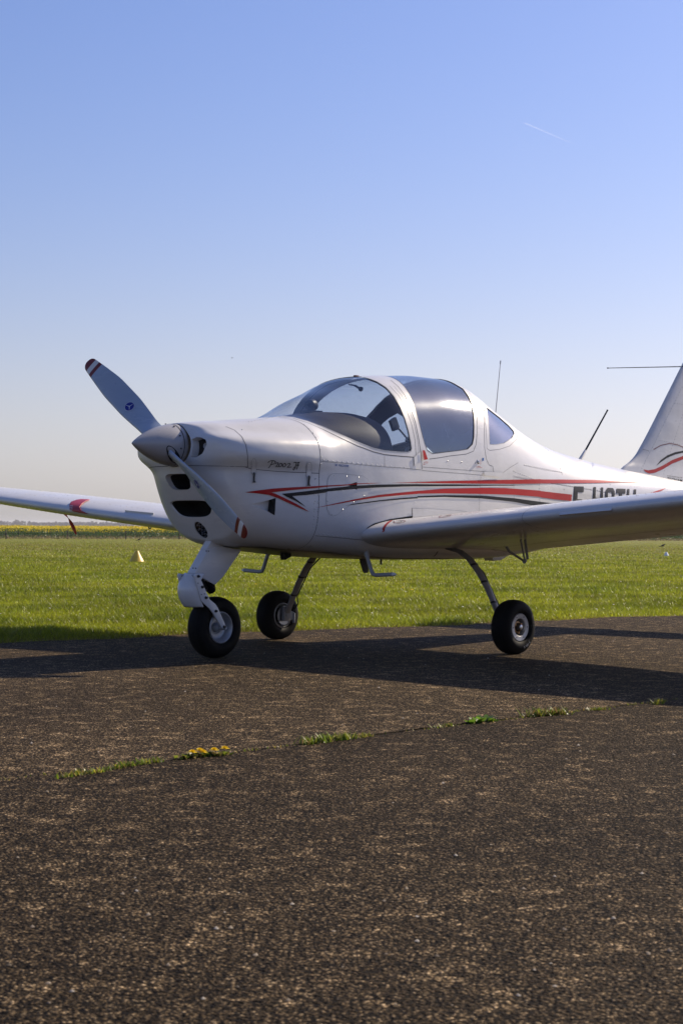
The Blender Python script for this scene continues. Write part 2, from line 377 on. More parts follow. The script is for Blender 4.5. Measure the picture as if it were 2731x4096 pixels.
flower_specks('daisies', 170, 14, 60, .008, (.82, .82, .80), 'tiny white daisies scattered through the airfield grass', 'flowers', .055)
flower_specks('dandelion_heads', 14, 15, 50, .016, (.75, .52, .02), 'few small yellow flower heads scattered in the grass', 'flowers', .05)

# ------------------------------------------------------------------ far field, wood, fence
FD = lambda X: 176+.35*(X+26)
def scatter_tris(cx, cy, cz, size, cols, name, label, cat, mat, flat=0.):
    n = len(cx); a = RNG.normal(size=(n, 3)); a /= np.linalg.norm(a, axis=1)[:, None]; b = RNG.normal(size=(n, 3)); b -= a*(a*b).sum(1)[:, None]; b /= np.linalg.norm(b, axis=1)[:, None]
    C = np.stack([cx, cy, cz], 1); s = size[:, None]
    P = np.stack([C-a*s, C+b*s*.7, C+a*s, C-b*s*.7], 1).reshape(-1, 3); i = np.arange(n)[:, None]*4
    T = np.concatenate([i+[0, 1, 2], i+[0, 2, 3]], 1).reshape(-1, 3)
    o = fast_mesh(name, P, T, mat, np.repeat(cols, 4, 0)); o['kind'] = 'stuff'; tag(o, label, cat); return o
n = 70000; X = (RNG.random(n)*2-1)*52; D = FD(X)+7+40*RNG.random(n)**2.2; x, y = camgrid(X, D); bushy = .08*np.sin(X*1.1)+.05*np.sin(X*3.7+D)
scatter_tris(x, y, -.44+(.95+bushy)*RNG.random(n)**.8, .035+.05*RNG.random(n), np.array([.055, .105, .022])*(.6+.8*RNG.random((n, 1))), 'rapeseed_leaves', 'green stems and leaves of the rapeseed field behind the fence', 'crop', M['grass'])
n = 80000; X = (RNG.random(n)*2-1)*55; D = FD(X)+7+90*RNG.random(n)**2; x, y = camgrid(X, D); bushy = .08*np.sin(X*1.1)+.05*np.sin(X*3.7+D)
scatter_tris(x, y, .18+.62*RNG.random(n)**.7+bushy*.6, .030+.045*RNG.random(n), np.array([.78, .60, .025])*(.65+.5*RNG.random((n, 1))), 'rapeseed_flowers', 'yellow rapeseed blossom in a band along the horizon', 'crop', M['petal'])
o = mk('rapeseed_field', [gp(-50-.0*0, 205, .50), gp(60, 222, .50), gp(900, 2300, .60), gp(-900, 2300, .60)], [(0, 1, 2, 3)], plain('distant rapeseed', (.36, .31, .03), .9, var=.5, scale=.6)); o['kind'] = 'structure'
n = 16000; X = (RNG.random(n)*2-1)*70; D = FD(X)+RNG.normal(1.5, 1.6, n); x, y = camgrid(X, D); 
scatter_tris(x, y, -.44+.30*RNG.random(n)**1.5, .03+.05*RNG.random(n), np.array([.20, .15, .075])*(.5+.9*RNG.random((n, 1))), 'dry_verge_grass', 'strip of brown dead grass along the foot of the wire fence', 'grass', M['grass'])
# bare far-off wood: one grey-brown mass on the horizon
cx = []; cy = []; cz = []; sz = []; cc = []
for k in range(900):
    X = RNG.uniform(-640, 640); D = 2500+RNG.uniform(0, 140); hh = 6.6+RNG.normal(0, .5)+.6*math.sin(X*.021)+.5*math.sin(X*.067+1); rad = RNG.uniform(3.5, 6.5)
    if RNG.random() < .07: hh += 1.8; rad *= .8
    m = 110; th = RNG.random(m)*2*np.pi; rr = np.sqrt(RNG.random(m))*rad; zz = RNG.random(m)
    prof = np.sqrt(np.clip(1-(zz*1.05-.15)**2, .05, 1))*(1-.35*zz); xx = X+rr*np.cos(th)*prof; dd = D+rr*np.sin(th)*prof
    wx, wy = camgrid(xx, dd); cx.append(wx); cy.append(wy); cz.append(-.4+hh*zz); sz.append(.5+.7*RNG.random(m)); col = np.array([.105, .082, .072])*RNG.uniform(.7, 1.25)
    if RNG.random() < .12: col = np.array([.13, .13, .06])
    cc.append(np.tile(col, (m, 1))*(.7+.6*RNG.random((m, 1))))
scatter_tris(np.concatenate(cx), np.concatenate(cy), np.concatenate(cz), np.concatenate(sz), np.concatenate(cc), 'distant_wood', 'bare grey-brown wood far away along the horizon', 'trees', leaf_mat('bare twigs', .9, .1, .1))

M['post'] = plain('weathered fence post', (.05, .036, .027), .9, scale=25, var=.4, bump=.6)
M['wire'] = plain('fence wire', (.30, .30, .28), .5, metal=.6)
fence = tag(link('fence', None), 'low wooden post and wire fence between the grass and the rapeseed', 'fence')
fence.empty_display_size = .2; b0 = gp(-26, FD(-26), -.44); fence.location = b0
us = [-450, -225, 22, 270, 503, 717, 940, 1160, 1385, 1610, 1840, 2075, 2320, 2565, 2815, 3060]
tops = []; pm = None
for k, u in enumerate(us):
    X = (u-1365)/FPX*180; X = (u-1365)/FPX*FD(X); D = FD(X); c = gp(X, D, -.46)
    mb = MB(); t0, t1 = RNG.normal(0, .012, 2); hh = .84+RNG.normal(0, .02)
    mb.tube([Vector((0, 0, 0)), Vector((t0*.5, t1*.5, hh*.5)), Vector((t0, t1, hh-.03)), Vector((t0, t1, hh))], [.058, .055, .052, .035], 9)
    p = mb.build('post', M['post'], fence, 30); p.location = c-b0; tops.append(c)
for hz in (.62, .42, .18):
    for i in range(len(tops)-1):
        a, b = tops[i]+Vector((0, 0, hz)), tops[i+1]+Vector((0, 0, hz)); mb = MB()
        mb.tube([a-b0, (a+b)/2-b0-Vector((0, 0, .012)), b-b0], .007, 5); mb.build('wire', M['wire'], fence, 0)

# thin spring haze: one even body of air round everything, the sky outside it
m = bpy.data.materials.new('haze air'); m.use_nodes = True; t = m.node_tree; t.nodes.remove(t.nodes['Principled BSDF'])
pv = t.nodes.new('ShaderNodeVolumePrincipled'); pv.inputs['Color'].default_value = (.93, .94, 1, 1); pv.inputs['Density'].default_value = 0.00014; pv.inputs['Anisotropy'].default_value = .35
t.links.new(pv.outputs[0], t.nodes['Material Output'].inputs['Volume'])
mb = MB(); mb.box((0, 0, 6), 4500, 4500, 8); hzo = mb.build('haze', m, None, 0); hzo['kind'] = 'stuff'
tag(hzo, 'thin pale haze over the field that greys the distant wood', 'haze')

# loose grit lying on the tarmac
v = []; tI = []; C = []
for _ in range(260):
    D = 3.0+11*random.random()**1.6; X = random.uniform(-.22, .22)*D; c = gp(X, D, 0)
    if -c.y < edge_port(c.x)+.02: continue
    r0 = random.uniform(.002, .0055)*(1+D*.03); b = len(v); col = np.array(random.choice([(.28, .23, .17), (.20, .16, .12), (.36, .32, .27), (.10, .08, .06)]))
    for k in range(5):
        a = k*1.2566+random.random()*.5; v.append((c.x+math.cos(a)*r0, c.y+math.sin(a)*r0, .001))
    v.append((c.x+random.uniform(-.3, .3)*r0, c.y+random.uniform(-.3, .3)*r0, r0*random.uniform(.7, 1.1))); C += [col]*6
    tI += [(b+k, b+(k+1) % 5, b+5) for k in range(5)]
o = fast_mesh('loose_grit', np.array(v), np.array(tI), leaf_mat('grit stone', .8, .0, .2), np.array(C)); o['kind'] = 'stuff'; tag(o, 'loose pale grit scattered over the tarmac', 'gravel')

# ------------------------------------------------------------------ surfaces of the aeroplane
def pchip(xk, yk):
    xk = np.array(xk, float); yk = np.array(yk, float); h = np.diff(xk); d = np.diff(yk)/h; m = np.zeros(len(xk))
    for i in range(1, len(xk)-1):
        if d[i-1]*d[i] > 0:
            w1 = 2*h[i]+h[i-1]; w2 = h[i]+2*h[i-1]; m[i] = (w1+w2)/(w1/d[i-1]+w2/d[i])
    m[0] = d[0]; m[-1] = d[-1]
    def f(x):
        x = np.clip(x, xk[0], xk[-1]); i = np.clip(np.searchsorted(xk, x, side='right')-1, 0, len(h)-1); t = (x-xk[i])/h[i]
        return (2*t**3-3*t**2+1)*yk[i]+(t**3-2*t**2+t)*h[i]*m[i]+(-2*t**3+3*t**2)*yk[i+1]+(t**3-t**2)*h[i]*m[i+1]
    return f
def tab(*p): return pchip([a for a, b in p], [b for a, b in p])
F_xt = tab((0, .335), (.1, .342), (.22, .362), (.34, .40), (.45, .46), (.6, .6), (.8, .8), (1.04, 1.04), (6.5, 6.5))
F_xb = tab((0, .335), (.1, .358), (.22, .455), (.34, .545), (.45, .60), (.6, .68), (.8, .82), (1.04, 1.04), (6.5, 6.5))
F_zt = tab((0, 1.385), (.1, 1.388), (.22, 1.391), (.34, 1.396), (.6, 1.412), (.86, 1.436), (1.0, 1.446), (1.06, 1.452), (1.165, 1.468), (1.3, 1.5255), (1.45, 1.605), (1.615, 1.6687), (1.85, 1.7565), (2.1, 1.7795), (2.35, 1.7965), (2.6, 1.794), (2.75, 1.7596), (2.87, 1.7088), (3.06, 1.6285), (3.29, 1.5338), (3.46, 1.4735), (3.67, 1.4094), (3.88, 1.3642), (4.19, 1.3196), (4.5, 1.2794), (4.8, 1.25), (5.2, 1.215), (6.5, 1.11))
F_zb = tab((0, 1.130), (.1, 1.05), (.22, .90), (.34, .765), (.45, .70), (.6, .672), (.8, .655), (1.04, .636), (1.6, .594), (2.1, .577), (2.9, .574), (3.4, .60), (4.5, .77), (5.5, .93), (6.5, 1.02))
F_w = tab((0, .125), (.1, .205), (.22, .285), (.34, .335), (.45, .372), (.6, .415), (.8, .457), (1.04, .5), (1.4, .54), (1.82, .56), (2.5, .56), (3.0, .53), (3.5, .46), (4.2, .36), (5.0, .27), (5.6, .20), (6.5, .09))
F_zw = tab((0, 1.258), (.1, 1.235), (.22, 1.19), (.34, 1.14), (.6, 1.10), (1.04, 1.10), (1.82, 1.15), (2.8, 1.13), (3.5, 1.05), (4.5, 1.01), (6.5, 1.06))
F_nu = tab((0, 2.0), (.2, 2.3), (.45, 2.6), (.8, 2.9), (1.04, 3.1), (1.16, 2.6), (1.4, 2.25), (1.82, 2.4), (2.6, 2.3), (3.0, 2.1), (3.5, 2.0), (4.5, 2.0), (6.5, 2.0))
F_nl = tab((0, 2.0), (.2, 2.4), (.6, 3.0), (.85, 3.9), (1.04, 4.6), (1.6, 5.0), (3.0, 4.5), (4.5, 2.8), (6.5, 2.0))
def fus(U, T):
    U = np.asarray(U, float); T = np.asarray(T, float)
    zt, zb, w_, zw = F_zt(U), F_zb(U), F_w(U), F_zw(U)
    ph = (T-.5)*np.pi; up = ph >= 0
    n = np.where(up, F_nu(U), F_nl(U)); c = np.clip(np.cos(ph), 0, 1); s = np.abs(np.sin(ph)); k = (c**n+s**n)**(-1/n)
    yy = w_*c*k; hh = np.where(up, zt-zw, zb-zw); zz = zw+hh*s*k
    x = F_xb(U)+(F_xt(U)-F_xb(U))*np.clip((zz-zb)/(zt-zb), 0, 1)
    # cooling cheek beside the spinner and the valley above it
    e = ((zz-1.228)/.092)**2; f = ((x-.45)/np.where(x < .45, .13, .60))**2; g_ = np.clip(yy/.12, 0, 1)
    bump = np.exp(-(e**2.0)-(f**1.5))*g_
    yy = yy+.072*bump; zz = zz+.012*bump; x = x-.040*bump
    return np.stack([x, -yy, zz], -1)
class Surf:
    def __init__(s, fn, u0, u1, nu, t0, t1, nt, ts=1.4, flip=False):
        s.fn, s.u0, s.u1, s.nu, s.t0, s.t1, s.nt, s.ts, s.flip = fn, u0, u1, nu, t0, t1, nt, ts, flip
        s.us = np.linspace(u0, u1, nu+1); s.tt = np.linspace(t0, t1, nt+1)
        UU, TT_ = np.meshgrid(s.us, s.tt, indexing='ij'); P = fn(UU.ravel(), TT_.ravel())
        idx = lambda i, j: i*(nt+1)+j
        s.bvh = BVHTree.FromPolygons([tuple(p) for p in P], [(idx(i, j), idx(i+1, j), idx(i+1, j+1), idx(i, j+1)) for i in range(nu) for j in range(nt)])
    def castd(s, o, d):
        loc, n, fi, dist = s.bvh.ray_cast(o, d)
        if loc is None: return None
        i, j = divmod(fi, s.nt); u = (s.us[i]+s.us[i+1])/2; t = (s.tt[j]+s.tt[j+1])/2
        du = (s.us[1]-s.us[0])*.25; dt = (s.tt[1]-s.tt[0])*.25
        for _ in range(4):
            p = s.fn(np.array([u, u+du, u]), np.array([t, t, t+dt])); A = np.stack([(p[1]-p[0])/du, (p[2]-p[0])/dt], 1)
            e = np.array(loc)-p[0]; k, *_r = np.linalg.lstsq(A, e, rcond=None); u += float(np.clip(k[0], -.05, .05)); t += float(np.clip(k[1], -.05, .05))
            u = min(max(u, s.u0), s.u1); t = min(max(t, s.t0), s.t1)
        return (u, t)
    def cast(s, u, v): return s.castd(CAMLOC, ray(u, v))
    def poly(s, px, close=True, step=14):
        out = []; n = len(px); P = []
        for i in range(n if close else n-1):
            a, b = px[i], px[(i+1) % n]; k = max(1, int(math.hypot(b[0]-a[0], b[1]-a[1])/step))
            P += [(a[0]+(b[0]-a[0])*j/k, a[1]+(b[1]-a[1])*j/k) for j in range(k)]
        if not close: P.append(px[-1])
        for a in P:
            h = s.cast(*a)
            if h: out.append(h)
        return out
    def normal(s, U, T):
        e = 1e-3; U = np.asarray(U, float); T = np.asarray(T, float)
        Ua, Ub = np.clip(U-e, s.u0, s.u1), np.clip(U+e, s.u0, s.u1); Ta, Tb = np.clip(T-e, s.t0, s.t1), np.clip(T+e, s.t0, s.t1)
        a = s.fn(Ub, T)-s.fn(Ua, T); b = s.fn(U, Tb)-s.fn(U, Ta); n = np.cross(a, b)
        if s.flip: n = -n
        l = np.linalg.norm(n, axis=-1, keepdims=True); return n/np.maximum(l, 1e-12)
def inside(P, poly):
    x, y = P[:, 0], P[:, 1]; r0 = np.zeros(len(P), bool); q_ = np.array(poly); m = len(q_); j = m-1
    for i in range(m):
        xi, yi, xj, yj = q_[i, 0], q_[i, 1], q_[j, 0], q_[j, 1]
        if yi != yj:
            r0 ^= ((yi > y) != (yj > y)) & (x < (xj-xi)*(y-yi)/(yj-yi)+xi)
        j = i
    return r0
def dens(poly, ts, step=.025, close=True):
    out = []; n = len(poly)
    for i in range(n if close else n-1):
        a, b = poly[i], poly[(i+1) % n]; k = max(1, int(math.hypot(b[0]-a[0], (b[1]-a[1])*ts)/step))
        out += [(a[0]+(b[0]-a[0])*j/k, a[1]+(b[1]-a[1])*j/k) for j in range(k)]
    if not close: out.append(poly[-1])
    return out
def tri_patch(surf, poly, holes=(), step=.03, off=0.):
    ts = surf.ts; loops = [dens(poly, ts, step)]+[dens(h, ts, step) for h in holes]
    pts = []; ed = []
    for L in loops:
        b = len(pts); pts += [(u, t*ts) for u, t in L]; ed += [(b+i, b+(i+1) % len(L)) for i in range(len(L))]
    A = np.array(loops[0]); g1 = np.arange(A[:, 0].min()+step*.5, A[:, 0].max(), step); g2 = np.arange(A[:, 1].min()*ts+step*.5, A[:, 1].max()*ts, step)
    if len(g1) and len(g2):
        G = np.stack(np.meshgrid(g1, g2, indexing='ij'), -1).reshape(-1, 2); ok = inside(G, [(u, t*ts) for u, t in loops[0]])
        for L in loops[1:]: ok &= ~inside(G, [(u, t*ts) for u, t in L])
        G = G[ok]
        if len(G):
            B = np.array(pts); far = np.ones(len(G), bool)
            for c0 in range(0, len(G), 2000):
                dd = ((G[c0:c0+2000, None, :]-B[None])**2).sum(-1).min(1); far[c0:c0+2000] = dd > (step*.45)**2
            pts += [tuple(p) for p in G[far]]
    vo, eo, fo, *_r = delaunay_2d_cdt([Vector(p) for p in pts], ed, [], 0, 1e-7)
    P = np.array([(v.x, v.y) for v in vo]); F = np.array([f for f in fo if len(f) == 3])
    C = P[F].mean(1); ok = inside(C, [(u, t*ts) for u, t in loops[0]])
    for L in loops[1:]: ok &= ~inside(C, [(u, t*ts) for u, t in L])
    F = F[ok]; U, T = P[:, 0], P[:, 1]/ts
    nn = surf.normal(U, T); W = surf.fn(U, T)+nn*off
    a = P[F]; sg = np.cross(a[:, 1]-a[:, 0], a[:, 2]-a[:, 0]); w3 = W[F]; fn_ = np.cross(w3[:, 1]-w3[:, 0], w3[:, 2]-w3[:, 0])
    bad = (fn_*nn[F[:, 0]]).sum(1) < 0; F[bad] = F[bad][:, ::-1]
    return W, F, nn
def patch(name, mat, parent, surf, poly, holes=(), step=.03, off=0., mirror=False, flipn=False):
    W, F, nn = tri_patch(surf, poly, holes, step, off)
    if flipn: F = F[:, ::-1]; nn = -nn
    if mirror and np.abs(W[np.unique(F), 1]).min() > 2e-3:
        mk(name, W*[1, -1, 1], F[:, ::-1].tolist(), mat, parent, normals=nn*[1, -1, 1]); mirror = False
    if mirror:
        n = len(W); W2 = W*[1, -1, 1]; n2 = nn*[1, -1, 1]; F2 = F[:, ::-1]+n
        cen = np.abs(W[:, 1]) < 1e-4; mp = np.arange(2*n); mp[n:][cen] = np.arange(n)[cen]
        nn[cen, 1] = 0; W[cen, 1] = 0
        W = np.concatenate([W, W2]); nn = np.concatenate([nn, n2]); F = np.concatenate([F, mp[F2]])
    used = np.unique(F); mp = np.zeros(len(W), int); mp[used] = np.arange(len(used))
    return mk(name, W[used], mp[F].tolist(), mat, parent, normals=nn[used])
def decal(name, mat, parent, surf, px, off=.0012, step=.02):
    return patch(name, mat, parent, surf, surf.poly(px), step=step, off=off)
def ribbon(name, mat, parent, surf, ut, width=.004, off=.0008, mirror=False):
    if mat is M['gap']: width = width*.75
    ut = dens(ut, surf.ts, .015, False); U = np.array([a for a, b in ut]); T = np.array([b for a, b in ut])
    P = surf.fn(U, T); n = surf.normal(U, T); t = np.gradient(P, axis=0); t /= np.maximum(np.linalg.norm(t, axis=1)[:, None], 1e-9); s_ = np.cross(n, t)
    wd = np.asarray(width); wd = wd[:, None] if wd.ndim else wd
    A = P+n*off-s_*wd/2; B = P+n*off+s_*wd/2; v = np.concatenate([A, B]); m = len(P); f = [(i, i+1, i+1+m, i+m) for i in range(m-1)]
    nm = np.concatenate([n, n])
    if mirror: mk(name, v*[1, -1, 1], [tuple(reversed(q_)) for q_ in f], mat, parent, normals=nm*[1, -1, 1])
    return mk(name, v, f, mat, parent, normals=nm)
def along(surf, ut, gap):
    ut = dens(ut, surf.ts, .008, False); U = np.array([a for a, b in ut]); T = np.array([b for a, b in ut]); P = surf.fn(U, T)
    d = np.concatenate([[0], np.cumsum(np.linalg.norm(np.diff(P, axis=0), axis=1))]); k = np.arange(gap*.5, d[-1], gap)
    return list(zip(np.interp(k, d, U), np.interp(k, d, T)))
def rivets(name, mat, parent, surf, uts, r0=.0045, h=.0028, mirror=False):
    uts = [x for x in uts if x]
    if not uts: return
    U = np.array([a for a, b in uts]); T = np.array([b for a, b in uts]); P = surf.fn(U, T); n = surf.normal(U, T); v = []; f = []; nm = []
    for sg in ((1, -1) if mirror else (1,)):
        for p, m in zip(P, n):
            p = Vector(p); m = Vector(m); 
            if sg < 0: p.y = -p.y; m.y = -m.y
            e = m.orthogonal().normalized(); g_ = m.cross(e); b = len(v)
            for rr, hh, tl in ((r0, -.001, .9), (r0*.75, h*.7, .6)):
                for k in range(7):
                    a = 2*math.pi*k/7; d = e*math.cos(a)+g_*math.sin(a); v.append(p+d*rr+m*hh); nm.append((d*tl+m*(1-tl)).normalized())
            v.append(p+m*h); nm.append(m)
            for k in range(7):
                k2 = (k+1) % 7; f.append((b+k, b+k2, b+7+k2, b+7+k)); f.append((b+7+k, b+7+k2, b+14))
    o = mk(name, v, f, mat, parent, normals=nm); o['kind'] = 'stuff'; return o
def stroke(name, mat, parent, surf, px, wpx, off=.0015):
    ut = surf.poly(px, False, 4)
    return ribbon(name, mat, parent, surf, ut, wpx*.00142, off) if len(ut) > 1 else None
def text_on(name, txt, mat, parent, surf, org, right, upv, off=.0016, shear=0., thick=0.):
    cu = bpy.data.curves.new(name, 'FONT'); cu.body = txt; cu.shear = shear; cu.offset = thick; cu.resolution_u = 3
    to = bpy.data.objects.new(name, cu); COL.objects.link(to); bpy.context.view_layer.update()
    me = bpy.data.meshes.new_from_object(to.evaluated_get(bpy.context.evaluated_depsgraph_get()))
    vs = np.array([v.co[:] for v in me.vertices]); fs = [tuple(p.vertices) for p in me.polygons]
    bpy.data.objects.remove(to); bpy.data.curves.remove(cu); bpy.data.meshes.remove(me)
    mn, mxx = vs.min(0), vs.max(0); out = []; nn = []
    for a in vs:
        s_, t_ = (a[0]-mn[0])/(mxx[0]-mn[0]), (a[1]-mn[1])/(mxx[1]-mn[1])
        h = surf.cast(org[0]+right[0]*s_+upv[0]*t_, org[1]+right[1]*s_+upv[1]*t_)
        if h is None: return None
        n_ = surf.normal(*h); out.append(surf.fn(*h)+n_*off); nn.append(n_)
    return mk(name, out, fs, mat, parent, normals=nn)
FUS = Surf(fus, 0., 6.5, 650, 0., 1., 110, 1.45)

# ------------------------------------------------------------------ the aeroplane
AP = tag(link('light_aircraft', None), 'white low-wing two-seat propeller aeroplane with red and black stripes parked on the tarmac', 'aeroplane')
AP.empty_display_size = .3
B = FUS.poly
groove = B(z2((300, 553), (430, 567), (560, 608), (700, 668), (850, 742), (1000, 812), (1150, 868), (1250, 893), (1400, 908), (1530, 917)), False)
gl_bot = B(z2((330, 546), (430, 556), (560, 592), (700, 645), (850, 712), (1000, 780), (1150, 838), (1250, 860), (1400, 873), (1455, 874), (1484, 862)), False)
gl_rear = B(z2((1491, 835), (1483, 780), (1463, 680), (1432, 570), (1392, 470), (1334, 370), (1262, 290), (1180, 238), (1110, 212)), False)
L1 = B(z2((1530, 917), (1522, 780), (1494, 640), (1448, 500), (1378, 375), (1296, 285), (1210, 232), (1150, 212)), False)
E1 = B(z3((306, 1025), (298, 900), (275, 740), (245, 600), (205, 480), (150, 360), (90, 280), (25, 226)), False)
cgl = B(z3((600, 259), (670, 300), (725, 375), (757, 450), (770, 540), (773, 640), (770, 740), (757, 800), (715, 842), (640, 855), (520, 869), (400, 884), (355, 855), (332, 800), (312, 730), (288, 640), (262, 545), (232, 440), (192, 350), (150, 285), (105, 240), (70, 218)), False)
kring = B(z3((372, 932), (450, 922), (550, 905), (700, 888), (765, 862), (790, 800), (798, 700), (797, 560), (780, 440), (748, 365), (695, 300), (625, 254)), False)
qg = B(z3((882, 468), (1000, 560), (1080, 630), (1125, 680), (1133, 705), (1110, 745), (1040, 790), (960, 803), (912, 800), (908, 700), (900, 600), (888, 510)))
qring = B(z3((865, 445), (1010, 535), (1130, 635), (1165, 700), (1150, 755), (1090, 815), (1000, 845), (910, 855), (886, 835), (884, 760), (878, 650), (862, 500), (865, 445)), False)
u_top0 = 1.06; u_gr = gl_rear[-1][0]+.05; u_L1 = L1[-1][0]+.05; u_E1 = E1[-1][0]+.06; u_cf = cgl[-1][0]+.05; u_cr = cgl[0][0]+.03; kring = kring+[(u_cr+.035, 1.)]
top = 1.0
wind = [(u_top0, top)]+[(a, b) for a, b in gl_bot]+[(a, b) for a, b in gl_rear]+[(u_gr, top)]
wfr_lo = [(u_top0-.012, top)]+groove
frame = wfr_lo+L1+[(u_L1, top), (u_gr, top)]+list(reversed(gl_rear))+list(reversed(gl_bot))+[(u_top0, top)]
# air openings in the nose
in_up = B(z1((755, 968), (880, 968), (920, 1000), (943, 1060), (935, 1088), (890, 1098), (800, 1093), (770, 1060), (750, 1000)))
in_lo = B(z1((805, 1182), (920, 1180), (1060, 1185), (1100, 1215), (1150, 1275), (1145, 1298), (1060, 1306), (960, 1304), (880, 1288), (835, 1255), (812, 1215)))
ear = B(z1((945, 842), (985, 846), (1038, 810), (1072, 740), (1063, 703), (1030, 686), (990, 683), (952, 700), (934, 755), (930, 815)))
cst = on_plane(807, 2118, 'y', 0)
light = B([(807+24*math.cos(a), 2118+33*math.sin(a)) for a in np.linspace(0, 2*math.pi, 26)[:-1]])
naca = B(z5((893, 600), (960, 588), (1040, 568), (1127, 541), (1117, 698), (1040, 655), (960, 622)))
naca2 = B(z6((398, 430), (440, 418), (508, 398), (508, 470), (450, 445)))
def hole_walls(name, surf, poly, depth, parent, mat, capmat, d=(1, 0, 0), lip=0):
    L = dens(poly, surf.ts, .02); U = np.array([a for a, b in L]); T = np.array([b for a, b in L]); P = surf.fn(U, T); n = len(P); d = Vector(d)
    c = Vector(P.mean(0)); v = [Vector(p) for p in P]+[c+(Vector(p)-c)*.86+d*depth for p in P]
    o = mk(name, v, [(i, (i+1) % n, (i+1) % n+n, i+n) for i in range(n)], mat, parent, 60)
    mk(name+'_back', v[n:], [tuple(range(n))], capmat, o, 0); return o
fw = 1.035
cowl_split = B(z1((700, 912), (960, 905), (1180, 908), (1390, 916)), False)
cs = B(z1((960, 906), (1390, 916)), False)+B(z2((0, 1003), (60, 1022), (660, 1060)), False)
# skin: cowling ahead of the firewall, fuselage behind it
sk1 = [(0, 0), (fw, 0), (fw, top), (0, top)]
# lower intakes straddle the centre line: split their outlines at t = 0 by mirroring the port half
def port_half(poly):                                      # outline hit on the port half only, closed along the keel line t = 0
    P = sorted([p for p in poly if p[1] > .012], key=lambda p: 0); return P
nose_open = []
def centre_hole(zlo, zhi, half, rnd, skew=0.):
    # a centred opening given by heights and half width; returned as a port-half outline starting and ending on t = 0
    us = np.linspace(0, .6, 400); P0 = fus(us, np.zeros_like(us)); ulo = np.interp(-zlo, -P0[:, 2], us); uhi = np.interp(-zhi, -P0[:, 2], us)
    out = []
    for a in np.linspace(-math.pi/2, math.pi/2, 30):
        c, s_ = math.cos(a), math.sin(a); e = 2/rnd
        py = half*abs(c)**e; pz = (zlo+zhi)/2+(zhi-zlo)/2*np.sign(s_)*abs(s_)**e
        h = FUS.castd(Vector((-3, -max(py, 1e-4), pz)), Vector((1, 0, 0)))
        if h: out.append(h)
    out[0] = (out[0][0], 0.); out[-1] = (out[-1][0], 0.)
    return out
def centre_hole_z(zlo, zhi, half_lo, half_hi, rnd=4.):
    out = []
    for a in np.linspace(-math.pi/2, math.pi/2, 34):
        c, s_ = math.cos(a), math.sin(a); e = 2/rnd
        k = .5+.5*np.sign(s_)*abs(s_)**e; py = (half_lo+(half_hi-half_lo)*k)*abs(c)**e; pz = zlo+(zhi-zlo)*k
        h = FUS.castd(Vector((-3, -max(py, 2e-3), pz)), Vector((1, 0, 0)))
        if h: out.append(h)
    out[0] = (out[0][0], 0.); out[-1] = (out[-1][0], 0.); return out
o_up = centre_hole_z(.998, 1.092, .085, .112); o_lo = centre_hole_z(.838, .938, .13, .20, 3.6); o_li = centre_hole_z(.716, .812, .046, .046, 2.0)
def notch(poly): return list(poly)
keel = sorted([o_up, o_lo, o_li], key=lambda p: min(p[0][0], p[-1][0]))
outl = [(0, top), (0, 0)]
for p in keel:
    pp = p if p[0][0] < p[-1][0] else list(reversed(p)); outl += pp
outl += [(fw, 0), (fw, top)]
earq = ear
cowl = patch('cowling', M['white'], AP, FUS, outl, [earq, naca], .02, mirror=True)
canopy_notch = [(u_cr, top)]+cgl+[(u_cf, top)]
rear = patch('fuselage', M['white'], AP, FUS, [(fw, 0), (6.5, 0), (6.5, top)]+canopy_notch+[(u_L1, top)]+list(reversed(L1))+list(reversed(groove))+[(max(u_top0-.012, fw+.004), top), (fw, top)], [qg, naca2], .03, mirror=True)
patch('windscreen_frame', M['white'], AP, FUS, [(max(u_top0-.012, fw+.004), top)]+groove+L1+[(u_L1, top), (u_gr, top)]+list(reversed(gl_rear))+list(reversed(gl_bot))+[(u_top0+.006, top)], (), .025, mirror=True)
patch('windscreen', M['glass'], AP, FUS, [(u_top0+.006, top)]+gl_bot+gl_rear+[(u_gr, top)], (), .025, off=-.004, mirror=True)
can = patch('canopy', M['glassdusty'], AP, FUS, canopy_notch, (), .025, off=-.004, mirror=True)
patch('quarter_window', M['glassquarter'], AP, FUS, qg, (), .02, off=-.004, mirror=True)
patch('cabin_lining', M['interior'], AP, FUS, [(1.06, .02), (3.75, .02), (3.75, top)]+canopy_notch+[(u_L1+.02, top)]+list(reversed(L1))+list(reversed(groove[3:]))+[(1.06, groove[3][1])], [qg], .04, off=-.018, mirror=True, flipn=True)
patch('windscreen_arch', M['archgrey'], AP, FUS, gl_rear+[(u_gr, top), (u_L1, top)]+list(reversed(L1))[:-1], (), .03, off=-.012, mirror=True, flipn=True)
patch('belly_shade_patch', M['bellyshade'], AP, FUS, [(.68, 0), (3.3, 0), (3.3, .08), (2.4, .17), (1.3, .195), (.8, .16), (.68, .10)], (), .04, off=.002, mirror=True)  # mostly underside shade painted in as a dark patch, with some oily soot
kf = max(range(len(cgl)), key=lambda i: -cgl[i][1]-.2*cgl[i][0])
patch('canopy_arch', M['archgrey'], AP, FUS, L1[2:]+[(u_L1, top), (u_cf, top)]+list(reversed(cgl[kf:])), (), .03, off=-.022, mirror=True, flipn=True)
